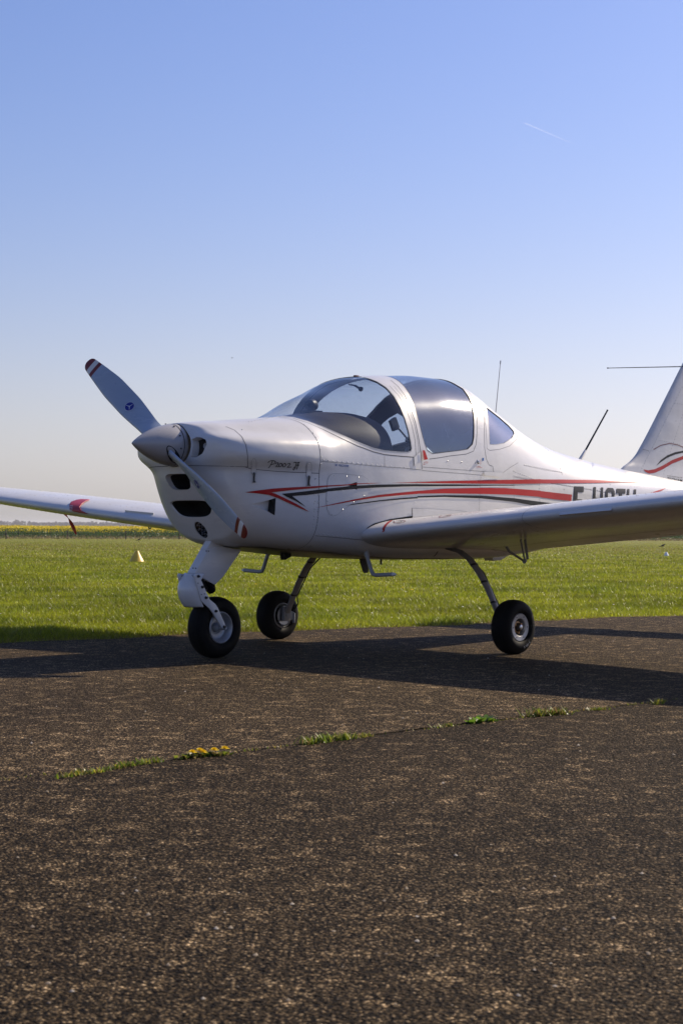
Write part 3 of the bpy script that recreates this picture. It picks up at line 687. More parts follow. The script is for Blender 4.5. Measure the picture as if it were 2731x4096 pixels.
# ducts
def both(name, poly_half, depth, mat, cap, parent, d=(1, 0, 0), shrink=.86, lip=.03):
    U = np.array([a for a, b in poly_half]); T = np.array([b for a, b in poly_half]); P = fus(U, T); P[0, 1] = 0; P[-1, 1] = 0
    loop = [Vector(p) for p in P]+[Vector((p[0], -p[1], p[2])) for p in P[-2:0:-1]]; n = len(loop); c = sum(loop, Vector())/n; d = Vector(d)
    v = loop+[c+(p-c)*(1+(shrink-1)*.35)+d*min(depth*.25, lip) for p in loop]+[c+(p-c)*shrink+d*depth for p in loop]
    o = mk(name, v[:2*n], [(i, (i+1) % n, (i+1) % n+n, i+n) for i in range(n)], mat, parent, 60)
    mk(name+'_duct', v[n:], [(i, (i+1) % n, (i+1) % n+n, i+n) for i in range(n)]+[tuple(n+i for i in range(n))], cap, o, 60)
    return o, loop
both('upper_air_intake', o_up, .16, M['white'], M['dark'], cowl, lip=.035)
both('lower_air_intake', o_lo, .16, M['white'], M['dark'], cowl, lip=.008)
bx, loop = both('landing_light', o_li, .03, M['white'], M['dark'], cowl, shrink=.98)
mb = MB(); c = sum(loop, Vector())/len(loop)
lx = np.polyfit([p.z for p in loop], [p.x for p in loop], 1)
for k, (a, b) in enumerate([(0, 0)]+[(.017*math.cos(i*math.pi/3+.3), .024*math.sin(i*math.pi/3+.3)) for i in range(6)]+[(.029*math.cos(i*math.pi/4), .038*math.sin(i*math.pi/4)) for i in range(8)]):
    mb.lathe([(0, .0012), (.006, .004), (.012, .0062)], Vector((float(np.polyval(lx, c.z+b))+.020, a, c.z+b)), (-1, 0, 0), 8)
mb.build('lamp_reflectors', M['alloy'], bx, 40, stuff=True)
lens = mk('lamp_lens', [p+Vector((.004, 0, 0)) for p in loop]+[c-Vector((.006, 0, 0))], [(i, (i+1) % len(loop), len(loop)) for i in range(len(loop))], M['glass'], bx, 180)
hole_walls('cooling_inlet', FUS, ear, .045, cowl, M['white'], M['dark'], (1, -.1, 0))
eo = fus(np.array([a for a, b in ear]), np.array([b for a, b in ear])).mean(0); mb = MB()
mb.lathe([(0, .0), (0, .012), (.004, .018), (-.02, .022)], Vector(eo)+Vector((.043, -.012, .008)), (-1, -.3, 0), 16); mb.build('inlet_fitting', M['greytube'], cowl, 40)
def scoop(name, poly, tip, depth, parent):                # submerged ramp: shallow at the tip, deep and dark at its rear wall
    L = dens(poly, FUS.ts, .012); U = np.array([a for a, b in L]); T = np.array([b for a, b in L]); P = fus(U, T); n_ = FUS.normal(U, T)
    um, ux = U.min(), U.max(); k = np.clip((U-um)/(ux-um), 0, 1)[:, None]; Q = P-n_*depth*k; n = len(P)
    o = mk(name, np.concatenate([P, Q]), [(i, (i+1) % n, (i+1) % n+n, i+n) for i in range(n)], M['white'], parent, 40)
    mk(name+'_ramp', Q, [tuple(range(n))], M['white'], o, 0)
    bk = [i for i in range(n) if U[i] > ux-.022*max(1, (ux-um)/.12)]
    rb = [Vector(P[i]) for i in bk]+[Vector(Q[i]) for i in reversed(bk)]
    mk(name+'_throat', [p-Vector((.0012, 0, 0)) for p in rb], [tuple(range(len(rb)))], M['dark'], o, 0); return o
scoop('cowl_air_scoop', naca, None, .045, cowl); scoop('cabin_air_scoop', naca2, None, .03, rear)
# panel gaps and seams
def gap(px, w_=.0035, mir=False, name='panel_gap', par=None):
    ut = B(px, False); return ribbon(name, M['gap'], par or rear, FUS, ut, w_, .0007, mir)
ribbon('panel_gap', M['gap'], cowl, FUS, [(fw, .02), (fw, .995)], .005, .0007, True)
gap(z1((700, 914), (960, 906), (1180, 909), (1390, 916)), .005, True, par=cowl); gap(z2((0, 1003), (60, 1022), (300, 1044), (660, 1060)), .005, True, par=cowl)
gap(z1((1220, 600), (1290, 628), (1345, 680), (1378, 745), (1390, 820), (1393, 918)), .005, True, par=cowl)
gap(z2((300, 553), (430, 567), (560, 608), (700, 668), (850, 742), (1000, 812), (1150, 868), (1250, 893), (1400, 908), (1530, 917)), .007, True)
gap(z2((680, 953), (900, 970), (1100, 990), (1250, 1003), (1400, 1012), (1576, 1030)), .003); gap(z2((1247, 905), (1247, 1000)), .003)
gap(z3((306, 1025), (298, 900), (275, 740), (245, 600), (205, 480), (150, 360), (90, 280), (25, 226)), .006, True)
gap(z3((253, 900), (243, 760), (214, 625), (167, 490), (97, 365), (15, 278)), .004, True)
gap(z3((280, 900), (262, 740), (232, 610), (188, 485), (125, 365), (55, 282)), .003, True)
ribbon('window_seal', M['gap'], rear, FUS, kring, .0045, .0007, True); ribbon('window_seal', M['gap'], rear, FUS, qring, .003, .0006, True)
ribbon('window_seal', M['plastic'], rear, FUS, canopy_notch, .0045, .0009, True); ribbon('window_seal', M['greytube'], rear, FUS, qg+[qg[0]], .004, .0009, True)
ribbon('window_seal', M['greytube'], rear, FUS, gl_bot+gl_rear, .008, .0009, True)
gap(z3((310, 1003), (500, 1017), (700, 1032), (945, 1050)), .003); gap(z3((305, 1035), (500, 1050), (700, 1065), (850, 1077)), .003)
gap(z3((865, 480), (864, 700), (866, 830), (880, 930), (905, 985), (940, 998), (946, 1048)), .004); gap(z3((1020, 1062), (1090, 1010), (1165, 965)), .0025)
gap(z3((832, 1080), (822, 1250), (815, 1400)), .0018); gap(z3((1125, 1090), (1130, 1320)), .0018); gap(z7((290, 297), (430, 325), (620, 355), (800, 385), (1090, 432)), .002)
gap(z6((133, 880), (290, 893), (470, 910), (620, 925), (800, 940)), .004); gap(z6((1230, 1020), (1195, 1065), (1150, 1092)), .012)
acc = z6((240, 640), (232, 560), (245, 380), (262, 342), (290, 325), (380, 326), (560, 346), (600, 372), (626, 420), (628, 460), (600, 520), (480, 580), (380, 650), (330, 692), (290, 703), (262, 690))
acp = patch('access_panel', M['white'], rear, FUS, B(acc), [naca2], .03, off=.0018)
ribbon('panel_gap', M['gap'], acp, FUS, B(acc+acc[:1], False), .003, .0012)
rv = []
for px, g_ in ((z2((680, 938), (1250, 990), (1560, 1022)), .041), (z2((515, 612), (600, 686), (632, 738), (660, 798), (677, 865), (680, 935), (676, 1000)), .044), (z2((640, 1072), (633, 1155), (625, 1350), (615, 1480), (608, 1568)), .045), (z2((668, 1077), (662, 1155), (650, 1420), (640, 1568)), .045),
               (z5((1480, 335), (1470, 680), (1463, 825)), .048), (z5((1515, 335), (1500, 680), (1492, 825)), .048), (z6((150, 860), (300, 878), (455, 895)), .034), (z2((20, 602), (150, 578), (300, 552)), .03),
               (z3((1215, 985), (1400, 1030), (1568, 1053)), .03), (z3((1120, 1078), (1250, 1105), (1568, 1148)), .025), (z3((270, 1100), (268, 1160), (258, 1220), (248, 1280), (238, 1345), (232, 1405)), .045), (z3((828, 1124), (823, 1220), (818, 1277), (810, 1337)), .05), (z3((1122, 1128), (1127, 1190), (1128, 1300)), .05), (z3((1356, 1130), (1360, 1225), (1360, 1330)), .05),
               (z7((360, 205), (480, 228), (650, 262)), .03), (z7((280, 250), (480, 330), (620, 350), (800, 378), (1080, 428)), .028), (z7((585, 150), (630, 210), (655, 285)), .04), (z7((480, 360), (487, 408), (486, 495)), .045), (z7((664, 320), (668, 395), (668, 440)), .045), (z7((1010, 338), (1020, 385)), .04)):
    rv += along(FUS, B(px, False), g_)
rivets('rivets', M['white'], rear, FUS, rv)
rivets('panel_screws', M['steel'], rear, FUS, [FUS.cast(*p) for p in z6((305, 340), (415, 350), (523, 358), (615, 412), (570, 525), (380, 647), (282, 686), (244, 568), (478, 582))]+[FUS.cast(*p) for p in z3((533, 950), (658, 960))]+[FUS.cast(*p) for p in z1((1350, 625), (905, 795))], .006, .003)
# stripes
def stripe(name, mat, px): return decal(name, mat, rear, FUS, px, .0036, .02)
upper_red = z5((848, 490), (950, 475), (1100, 457), (1250, 447), (1400, 440), (1568, 430))+z6((120, 433), (245, 429), (400, 421), (510, 411), (620, 408), (725, 407), (620, 414), (510, 418), (400, 431), (245, 441), (120, 449))+z5((1568, 447), (1400, 460), (1250, 473), (1085, 492), (1120, 503), (1200, 540), (1300, 590), (1370, 630), (1425, 668), (1350, 637), (1250, 592), (1150, 545), (1060, 513), (950, 499))
stripe('red_stripe', M['red'], upper_red)
stripe('black_stripe', M['black'], z5((1178, 504), (1250, 497), (1400, 480), (1568, 459))+z6((240, 457), (400, 440), (520, 430), (700, 422), (900, 419), (1050, 418))+z3((270, 1158), (600, 1160), (840, 1163), (1125, 1166), (1360, 1167))+z7((640, 360), (300, 361))+z3((1125, 1171), (840, 1172), (600, 1175), (270, 1178))+z6((1050, 438), (900, 440), (700, 447), (520, 458), (400, 469), (240, 484))+z5((1568, 493), (1400, 515), (1270, 524), (1330, 570), (1395, 623), (1300, 567), (1220, 530)))
stripe('red_stripe', M['red'], z6((812, 405), (900, 403), (1050, 399))+z3((250, 1138), (500, 1130), (840, 1122), (1125, 1118), (1350, 1113))+z7((500, 317), (660, 318), (900, 322), (1100, 332), (1315, 341), (1100, 340), (900, 345), (660, 347), (500, 347))+z3((1350, 1152), (1125, 1155), (840, 1153), (500, 1150), (250, 1145))+z6((1050, 407), (900, 406)))
stripe('red_stripe', M['red'], z6((135, 630), (300, 593), (500, 550), (700, 515), (900, 493), (1050, 478))+z3((260, 1218), (500, 1198), (840, 1190), (1040, 1192), (1125, 1198), (1360, 1215))+z7((490, 404), (600, 417), (724, 431), (720, 479), (600, 467), (490, 452))+z3((1360, 1272), (1125, 1252), (840, 1245), (500, 1240), (260, 1243))+z6((1050, 505), (900, 517), (700, 535), (500, 565), (300, 602)))
stripe('black_stripe', M['black'], z6((395, 611), (500, 590), (700, 563), (900, 543), (1050, 532))+z3((260, 1265), (500, 1256), (840, 1260), (1125, 1283), (1360, 1315), (1530, 1335), (1500, 1380), (1300, 1348), (1125, 1315), (840, 1285), (500, 1272), (260, 1278))+z6((1050, 545), (900, 555), (700, 573), (500, 599)))
stripe('red_stripe', M['red'], z4((1060, 1535), (1200, 1500), (1320, 1462), (1382, 1445), (1340, 1472), (1220, 1515), (1110, 1532)))
# registration, model name and maker's mark
reg = []
def letter(*polys):
    for p in polys: decal('registration_letter', M['black'], rear, FUS, z4(*p), .0036, .02)
letter(((425, 1425), (522, 1428), (521, 1487), (459, 1485), (456, 1560), (505, 1562), (503, 1610), (453, 1608), (447, 1700), (410, 1700)))
letter(((560, 1560), (600, 1562), (599, 1590), (559, 1588)))
letter(((626, 1432), (650, 1433), (645, 1545), (699, 1548), (703, 1436), (726, 1438), (716, 1700), (692, 1700), (697, 1590), (643, 1588), (638, 1700), (614, 1700)))
letter(((772, 1441), (828, 1444), (846, 1480), (836, 1700), (812, 1700), (822, 1500), (812, 1485), (784, 1484), (775, 1498), (766, 1700), (742, 1700), (752, 1475)))
letter(((866, 1449), (959, 1453), (957, 1503), (924, 1501), (916, 1700), (888, 1700), (896, 1500), (864, 1498)))
letter(((978, 1453), (1000, 1454), (996, 1545), (1042, 1547), (1047, 1457), (1070, 1458), (1060, 1700), (1038, 1700), (1042, 1590), (993, 1588), (988, 1700), (966, 1700)))
def script(L, w_=3.6):
    for p in L: stroke('model_name', M['black'], cowl, FUS, z5(*p), w_)
script([[(1096, 208), (1090, 225), (1078, 248), (1066, 266), (1057, 272)], [(1056, 226), (1064, 213), (1085, 206), (1108, 206), (1122, 213), (1120, 225), (1105, 236), (1084, 241)],
        [(1122, 236), (1130, 226), (1143, 224), (1148, 231), (1140, 244), (1122, 262), (1136, 260), (1148, 262)],
        [(1168, 230), (1157, 238), (1152, 252), (1158, 262), (1170, 260), (1180, 248), (1180, 236), (1172, 229), (1166, 231)], [(1202, 231), (1191, 239), (1187, 253), (1193, 263), (1204, 261), (1214, 249), (1214, 237), (1206, 230), (1200, 232)],
        [(1226, 240), (1238, 231), (1252, 232), (1254, 240), (1243, 253), (1226, 266), (1245, 265), (1266, 263)],
        [(1284, 226), (1298, 220), (1310, 224), (1306, 245), (1297, 275), (1286, 292), (1279, 286), (1286, 270), (1302, 258)], [(1316, 226), (1330, 221), (1339, 223)], [(1330, 222), (1324, 245), (1316, 270), (1310, 285)], [(1304, 250), (1318, 246), (1335, 247)]])
text_on('maker_mark', 'TECNAM', M['decalblue'], rear, FUS, z6((342, 258))[0], (88*K, 5*K), (1*K, -17*K), thick=.015)
for k in range(2): stroke('maker_mark', M['decalblue'], rear, FUS, z6((330-8*k, 240), (320-8*k, 247), (329-8*k, 255)), 2.6)
stroke('maker_mark', M['silver'], rear, FUS, z6((368, 266), (425, 271)), 1.2)
for a, b, w_ in (((1105, 222), (1112, 232), 1.5), ((1115, 228), (1122, 215), 1.5), ((1124, 218), (1145, 220), 1.6), ((1124, 228), (1140, 229), 1.6), ((1098, 240), (1116, 241), 1.8)): stroke('placard', M['red'], rear, FUS, z6(a, b), w_)
for a, b in (((803, 996), (825, 998)), ((788, 1003), (842, 1007)), ((822, 938), (830, 965)), ((830, 965), (828, 982))): stroke('placard', M['red'], rear, FUS, z3(a, b), 1.6)
decal('blue_placard', M['decalblue'], rear, FUS, z3((843, 922), (857, 923), (858, 948), (844, 947)), .0016)

# spinner and propeller
ZH = 1.2584; HUB = Vector((.245, 0, ZH))
mb = MB(); prof = []
for k in range(25):
    a = k/24; prof.append((a*.325, .124*math.sin(a*math.pi/2*.97)**.86 if k else .0005))
prof += [(.329, .1235), (.329, .05)]
mb.lathe(prof, Vector((.002, 0, ZH)), (1, 0, 0), 64); spin = mb.build('spinner', M['spinner'], AP, 50)
mb = MB(); mb.lathe([(0, .1245), (.006, .1245)], Vector((.296, 0, ZH)), (1, 0, 0), 64); mb.build('panel_gap', M['gap'], spin, 0)
mb = MB()
for k in range(10):
    a = 2*math.pi*k/10+.2; mb.lathe([(0, .0055), (.004, .005), (.0045, 0)], Vector((.275, math.cos(a)*.1212, ZH+math.sin(a)*.1212)), (0, math.cos(a), math.sin(a)), 8)
mb.build('spinner_screws', M['gap'], spin, 40, stuff=True)
PHI = R(36.5); RAD = .871
def blade(sg):
    b = Vector((0, -math.cos(PHI), -math.sin(PHI)))*sg           # spanwise: +1 is the lower port blade
    vdir = Vector((0, -.0, 0)); 
    pv = (math.sin(PHI)*sg, math.cos(PHI)*sg)                     # direction of motion in (port, up)
    vdir = Vector((0, -pv[0], pv[1]))
    st = [0.105, .13, .17, .22, .28, .36, .45, .55, .65, .74, .81, .84, .855, .866, RAD]
    ch = tab((.10, .125), (.17, .122), (.28, .136), (.40, .150), (.55, .150), (.70, .125), (.80, .100), (.84, .088), (.857, .070), (.866, .046), (RAD, .012))
    tw = tab((.10, 52), (.2, 44), (.3, 36), (.45, 28), (.6, 23), (.75, 19), (RAD, 17)); th = tab((.10, .30), (.18, .22), (.3, .15), (.5, .11), (RAD, .085))
    bands = [(.826, RAD, 1), (.765, .79, 1)]
    st = sorted(set([round(s, 4) for s in st]+[.764, .791, .825])); st = sorted(set(st+list(np.round(np.linspace(.12, .82, 26), 4))))
    n = 22; v = []; f = []; mi = []
    for s in st:
        c_, t_, be = float(ch(s)), float(th(s)), R(float(tw(s)))
        cv = vdir*math.cos(be)+Vector((-1, 0, 0))*math.sin(be); nv = Vector((-1, 0, 0))*math.cos(be)-vdir*math.sin(be)
        for k in range(n):
            a = 2*math.pi*k/n; xc = .5*(1+math.cos(a)); yt = 5*t_*(.2969*math.sqrt(xc)-.126*xc-.3516*xc**2+.2843*xc**3-.1036*xc**4)+.004
            zc = (yt*1.25 if k <= n//2 else -yt*.55)*c_
            v.append(HUB+b*s+cv*((.42-xc)*c_)+nv*zc)
    for i in range(len(st)-1):
        mid = (st[i]+st[i+1])/2; red = 1 if (.7641 < mid < .7909 or mid > .8249) else (2 if mid > .79 else 0)
        for k in range(n):
            f.append((i*n+k, i*n+(k+1) % n, (i+1)*n+(k+1) % n, (i+1)*n+k)); mi.append(red)
    f.append(tuple(range(n))); mi.append(0); f.append(tuple((len(st)-1)*n+k for k in range(n))); mi.append(1)
    me_o = mk('propeller_blade', v, f, [M['blade'], M['redband'], M['white']], AP, 60, matidx=mi)
    bm = bmesh.new(); bm.from_mesh(me_o.data); bmesh.ops.recalc_face_normals(bm, faces=bm.faces); bm.to_mesh(me_o.data); bm.free()
    # round emblem on the front face
    s0 = .375; be = R(float(tw(s0))); cv = vdir*math.cos(be)+Vector((-1, 0, 0))*math.sin(be); nv = Vector((-1, 0, 0))*math.cos(be)-vdir*math.sin(be)
    tr = BVHTree.FromObject(me_o, bpy.context.evaluated_depsgraph_get())
    def onb(p, off):
        h = tr.ray_cast(p+nv*.2, -nv)
        return h[0]+nv*off if h[0] is not None else p
    c0 = HUB+b*s0+cv*-.008
    ring = [onb(c0+b*math.cos(a)*.031+cv*math.sin(a)*.031, .0012) for a in np.linspace(0, 2*math.pi, 29)[:-1]]
    e = mk('emblem', ring+[onb(c0, .0016)], [(i, (i+1) % 28, 28) for i in range(28)], M['emblem'], me_o, 180)
    mb = MB()
    for k in range(3):
        a = k*2*math.pi/3+.4; d = b*math.cos(a)+cv*math.sin(a); sd = (b*-math.sin(a)+cv*math.cos(a))*.0022
        P = [c0+sd, c0+d*.026+sd*.3, c0+d*.026-sd*.3, c0-sd]; mb.add([onb(p, .0024) for p in P], [(0, 1, 2, 3)])
    for a in np.linspace(0, 2*math.pi, 29)[:-1]:
        a2 = a+2*math.pi/28; mb.add([onb(c0+(b*math.cos(x)+cv*math.sin(x))*r0, .0022) for x, r0 in ((a, .0295), (a2, .0295), (a2, .0312), (a, .0312))], [(0, 1, 2, 3)])
    mb.build('emblem_star', M['silver'], e, 0)
    # dark cut-out of the spinner round the blade root
    mb = MB(); pts = []
    tr2 = BVHTree.FromObject(spin, bpy.context.evaluated_depsgraph_get())
    rr = []
    be = R(50); cv = vdir*math.cos(be)+Vector((-1, 0, 0))*math.sin(be); n2 = b.cross(cv)
    for a in np.linspace(0, 2*math.pi, 41)[:-1]:
        o_ = HUB+b*.4+cv*(math.cos(a)*.074)+n2*(math.sin(a)*.030); h = tr2.ray_cast(o_, -b)
        if h[0] is not None: rr.append(h[0]+h[1]*.0012)
    if len(rr) > 8:
        c_ = sum(rr, Vector())/len(rr); hh = tr2.ray_cast(HUB+b*.4, -b); c_ = hh[0]+hh[1]*.002 if hh[0] is not None else c_
        mk('blade_cutout', rr+[c_], [(i, (i+1) % len(rr), len(rr)) for i in range(len(rr))], M['dark'], spin, 180)
    return me_o
blade(1); blade(-1)

# wings
def make_wing(sgn, z_le, slope):
    W_le = tab((.4, 1.40), (1.9, 1.415), (4.05, 1.585), (4.3, 1.675)); W_te = tab((.4, 3.0), (1.9, 2.97), (4.05, 2.625), (4.3, 2.52))
    W_th = tab((.4, .115), (1.2, .105), (3.9, .098), (4.18, .07), (4.3, .02))
    def fn(Sx, Y):
        Sx = np.asarray(Sx, float); Y = np.asarray(Y, float); xl, xt = W_le(Y), W_te(Y); c_ = xt-xl
        a = 2*np.pi*Sx; xc = .5*(1+np.cos(a)); t_ = W_th(Y)
        yt = 5*t_*(.2969*np.sqrt(np.maximum(xc, 0))-.126*xc-.3516*xc**2+.2843*xc**3-.1036*xc**4)
        cam_ = .029*4*xc*(1-xc); z = z_le+slope*(Y-.55)-.105*xc*(c_/1.57)+c_*(cam_+np.where(Sx >= .5, yt, -yt))
        return np.stack([xl+xc*c_, -sgn*Y, z], -1)
    return Surf(fn, 0., 1., 240, .38, 4.3, 150, 1.0, flip=(sgn > 0))
WP = make_wing(1, .742, .0875); WS = make_wing(-1, .742, .0875)
def wing_mesh(surf, name, sgn):
    a = np.linspace(0, 1, 65); yv = np.concatenate([np.linspace(.38, 4.0, 40), np.linspace(4.04, 4.3, 12)])
    A, Y = np.meshgrid(a, yv, indexing='ij'); P = surf.fn(A.ravel(), Y.ravel()); nn = surf.normal(A.ravel(), Y.ravel()); m = len(yv)
    f = [(i*m+j, (i+1)*m+j, (i+1)*m+j+1, i*m+j+1) for i in range(len(a)-1) for j in range(m-1)]
    if sgn > 0: f = [tuple(reversed(x)) for x in f]
    return mk(name, P, f, M['white'], AP, normals=nn)
wp = wing_mesh(WP, 'wing', 1); ws = wing_mesh(WS, 'wing', -1)
wp['label'] = 'port wing nearest the viewer'; ws['label'] = 'starboard wing behind the propeller'
def chordline(surf, xc, y0, y1, upper=True):
    a = math.acos(2*xc-1)/(2*math.pi); s = 1-a if upper else a; return [(s, y) for y in np.linspace(y0, y1, 60)]
for sf, wg in ((WP, wp), (WS, ws)):
    rv = []
    for xc in (.09, .30): rv += along(sf, chordline(sf, xc, .62, 4.1), .06)
    for y0 in (.9, 1.4, 1.9, 2.4, 2.9, 3.4): rv += along(sf, [(s, y0) for s in np.linspace(.58, .86, 12)], .07)
    for xc in (.10, .30, .68): rv += along(sf, chordline(sf, xc, .62, 4.1, False), .06)
    rivets('rivets', M['white'], wg, sf, rv, .0036, .0022)
    ribbon('flap_gap', M['gap'], wg, sf, chordline(sf, .74, .6, 4.1, False), .012, .001); ribbon('flap_gap', M['gap'], wg, sf, chordline(sf, .76, .6, 4.1, True), .008, .001)
ribbon('panel_gap', M['gap'], wp, WP, [(s, 1.72) for s in np.linspace(.30, .72, 30)], .003, .0008)
ribbon('panel_gap', M['gap'], wp, WP, chordline(WP, .34, .6, 4.0, False), .004, .0008)
def ring_on(surf, parent, s, y, ra, rb, mat, wd):
    ribbon('walkway_mark', mat, parent, surf, [(s+ra*math.cos(a), y+rb*math.sin(a)) for a in np.linspace(0, 2*math.pi, 25)], wd, .0016)
# red walkway line and no-step marks
wl = WP.poly(z6((820, 745), (785, 768), (762, 792), (748, 815), (746, 845)), False)
if len(wl) > 2: ribbon('walkway_line', M['red'], wp, WP, wl, .020, .0016)
for px in (z6((835, 755), (865, 745), (915, 743), (942, 750), (925, 762), (880, 768), (845, 765), (835, 755)), z6((1243, 712), (1265, 700), (1310, 694), (1350, 695), (1335, 708), (1290, 717), (1250, 718), (1243, 712))):
    st = WP.poly(px, False, 5)
    if len(st) > 3: ribbon('no_step_mark', M['redband'], wp, WP, st, .006, .0018)
for px in (z6((862, 752), (890, 748), (910, 752), (900, 760), (868, 760)), z6((1275, 706), (1300, 700), (1325, 702), (1312, 710), (1280, 711))):
    st = WP.poly(px, False, 4)
    if len(st) > 3: ribbon('no_step_mark', M['black'], wp, WP, st, .005, .002)
# stall strips on both leading edges
def stall_strip(surf, pxa, pxb, parent):
    a, b = surf.cast(*pxa), surf.cast(*pxb)
    if not a or not b: return
    y = np.linspace(a[1], b[1], 14); s = np.linspace(a[0], b[0], 14); P = surf.fn(s, y); n_ = surf.normal(s, y); t = np.array([0, 0, 1.])
    v = []; f = []
    for p, m in zip(P, n_): v += [Vector(p)+Vector((0, 0, .010)), Vector(p)+Vector(m)*.014+Vector((0, 0, -.002)), Vector(p)-Vector((0, 0, .010))]
    for i in range(13):
        for k in range(3): f.append((i*3+k, i*3+(k+1) % 3, i*3+3+(k+1) % 3, i*3+3+k))
    f += [(0, 1, 2), (39, 41, 40)]; mk('stall_strip', v, f, M['white'], parent, 30)
stall_strip(WP, z7((640, 578))[0], z7((1030, 540))[0], wp); stall_strip(WS, (502, 2047), (615, 2058), ws)
# root trim plate above the port wing
kp = B(z6((1000, 635), (1200, 642), (1490, 664), (1300, 690), (1004, 712))); patch('root_trim_plate', M['white'], rear, FUS, kp, (), .02, off=.004)
gap(z6((1000, 635), (1250, 647), (1490, 664)), .0025); gap(z6((1000, 635), (1004, 712)), .004)
ribbon('wing_root_seal', M['rubber'], rear, FUS, B(z6((1000, 712), (800, 742), (660, 780), (605, 812), (583, 840), (590, 868), (640, 895), (800, 940), (950, 968)), False), .014, .003)
# tie-down ring and bracket below the wings
t0 = on_plane(600, 2105, 'x', 1.75)
mb = MB(); mb.tube([t0+Vector((0, 0, .06)), t0+Vector((0, 0, .016))], .006, 8)
mb.tube([t0+Vector((0, math.cos(a)*.016, math.sin(a)*.016)) for a in np.linspace(0, 2*math.pi, 15)], .005, 6, False); mb.build('tie_down_ring', M['greytube'], ws, 60)
mb = MB(); a, b, c2, d2 = [on_plane(u, v, 'y', -1.18) for u, v in ((2035, 2206), (2093, 2243), (2108, 2238), (2098, 2190))]
mb.tube([a+Vector((-.03, 0, .03)), a, b], [(.003, .008)]*3, 8); mb.tube([c2, d2+Vector((0, 0, .05))], [(.003, .008)]*2, 8); mb.tube([c2+Vector((-.03, 0, .0)), d2+Vector((-.045, 0, .05))], [(.004, .006)]*2, 8)
mb.tube([b+Vector((-.01, -.012, -.006)), b+Vector((.03, .012, .0))], .012, 8); mb.build('flap_hinge_bracket', M['legpaint'], wp, 40)

# tail
T_le = tab((1.02, 4.85), (1.20, 4.90), (1.262, 4.972), (1.30, 5.055), (1.36, 5.145), (1.42, 5.205), (1.50, 5.280), (1.80, 5.540), (2.13, 5.822), (2.36, 6.02), (2.43, 6.14)); T_te = tab((1.02, 6.62), (1.5, 6.62), (2.36, 6.56), (2.43, 6.48))
T_th = tab((1.02, .12), (1.2, .10), (1.3, .085), (1.5, .075), (2.3, .07), (2.43, .015))
def finf(Sx, Z):
    Sx = np.asarray(Sx, float); Z = np.asarray(Z, float); xl, xt = T_le(Z), T_te(Z); a = 2*np.pi*Sx; xc = .5*(1+np.cos(a))
    yt = 5*T_th(Z)*(.2969*np.sqrt(np.maximum(xc, 0))-.126*xc-.3516*xc**2+.2843*xc**3-.1036*xc**4)*np.minimum(xt-xl, 1.25)
    return np.stack([xl+xc*(xt-xl), np.where(Sx >= .5, yt, -yt), Z], -1)
FIN = Surf(finf, 0., 1., 240, 1.02, 2.43, 120, 1.0, flip=True)
a = np.linspace(0, 1, 57); zv = np.concatenate([np.linspace(1.02, 1.6, 40), np.linspace(1.63, 2.43, 30)]); A, Z = np.meshgrid(a, zv, indexing='ij'); P = finf(A.ravel(), Z.ravel()); m = len(zv)
fin = mk('fin', P, [tuple(reversed((i*m+j, (i+1)*m+j, (i+1)*m+j+1, i*m+j+1))) for i in range(len(a)-1) for j in range(m-1)], M['white'], AP, normals=FIN.normal(A.ravel(), Z.ravel()))
bm = bmesh.new(); bm.from_mesh(fin.data); tv = [v for v in bm.verts if v.co.z > 2.4299]; bm.free()
def fdecal(mat, px, nm='tail_swoosh'):
    p = FIN.poly(px); return patch(nm, mat, fin, FIN, p, (), .02, .0015) if len(p) > 3 else None
fdecal(M['black'], z4((1282, 1212), (1330, 1150), (1400, 1100), (1480, 1068), (1568, 1052), (1700, 1046), (1700, 1066), (1568, 1072), (1480, 1092), (1400, 1125), (1330, 1172)))
fdecal(M['red'], z4((1148, 1248), (1200, 1258), (1270, 1245), (1350, 1208), (1450, 1150), (1568, 1105), (1700, 1082), (1700, 1120), (1568, 1140), (1450, 1187), (1350, 1247), (1270, 1283), (1210, 1292), (1170, 1275)))
ln = FIN.poly(z4((1255, 1040), (1330, 997), (1420, 976), (1500, 990), (1568, 1018), (1650, 1060)), False, 6)
if len(ln) > 2: ribbon('tail_swoosh', M['brown'], fin, FIN, ln, .007, .0015)
text_on('maker_mark', 'TECNAM', M['black'], fin, FIN, z4((1396, 1366))[0], (158*.38265, 22*.38265), (1*.38265, -36*.38265), thick=.012)
text_on('maker_mark', 'QUALITY AIRCRAFT SINCE 1948', M['black'], fin, FIN, z4((1396, 1322))[0], (158*.38265, 22*.38265), (1*.38265, -13*.38265))
rv = []
for px in (z4((1100, 1310), (1180, 1140), (1260, 990), (1380, 740), (1480, 540), (1560, 375)), z4((1310, 942), (1420, 962), (1540, 988)), z4((1470, 553), (1568, 570)), z4((1568, 660), (1480, 920), (1410, 1120), (1365, 1280), (1350, 1385)), z4((1125, 1320), (1220, 1345), (1350, 1382), (1500, 1435))):
    rv += along(FIN, FIN.poly(px, False, 6), .03)
rivets('rivets', M['greytube'], fin, FIN, rv, .0035, .002)
ribbon('panel_gap', M['gap'], fin, FIN, FIN.poly(z4((1142, 1040), (1180, 1047), (1208, 1058)), False, 4), .003, .001)
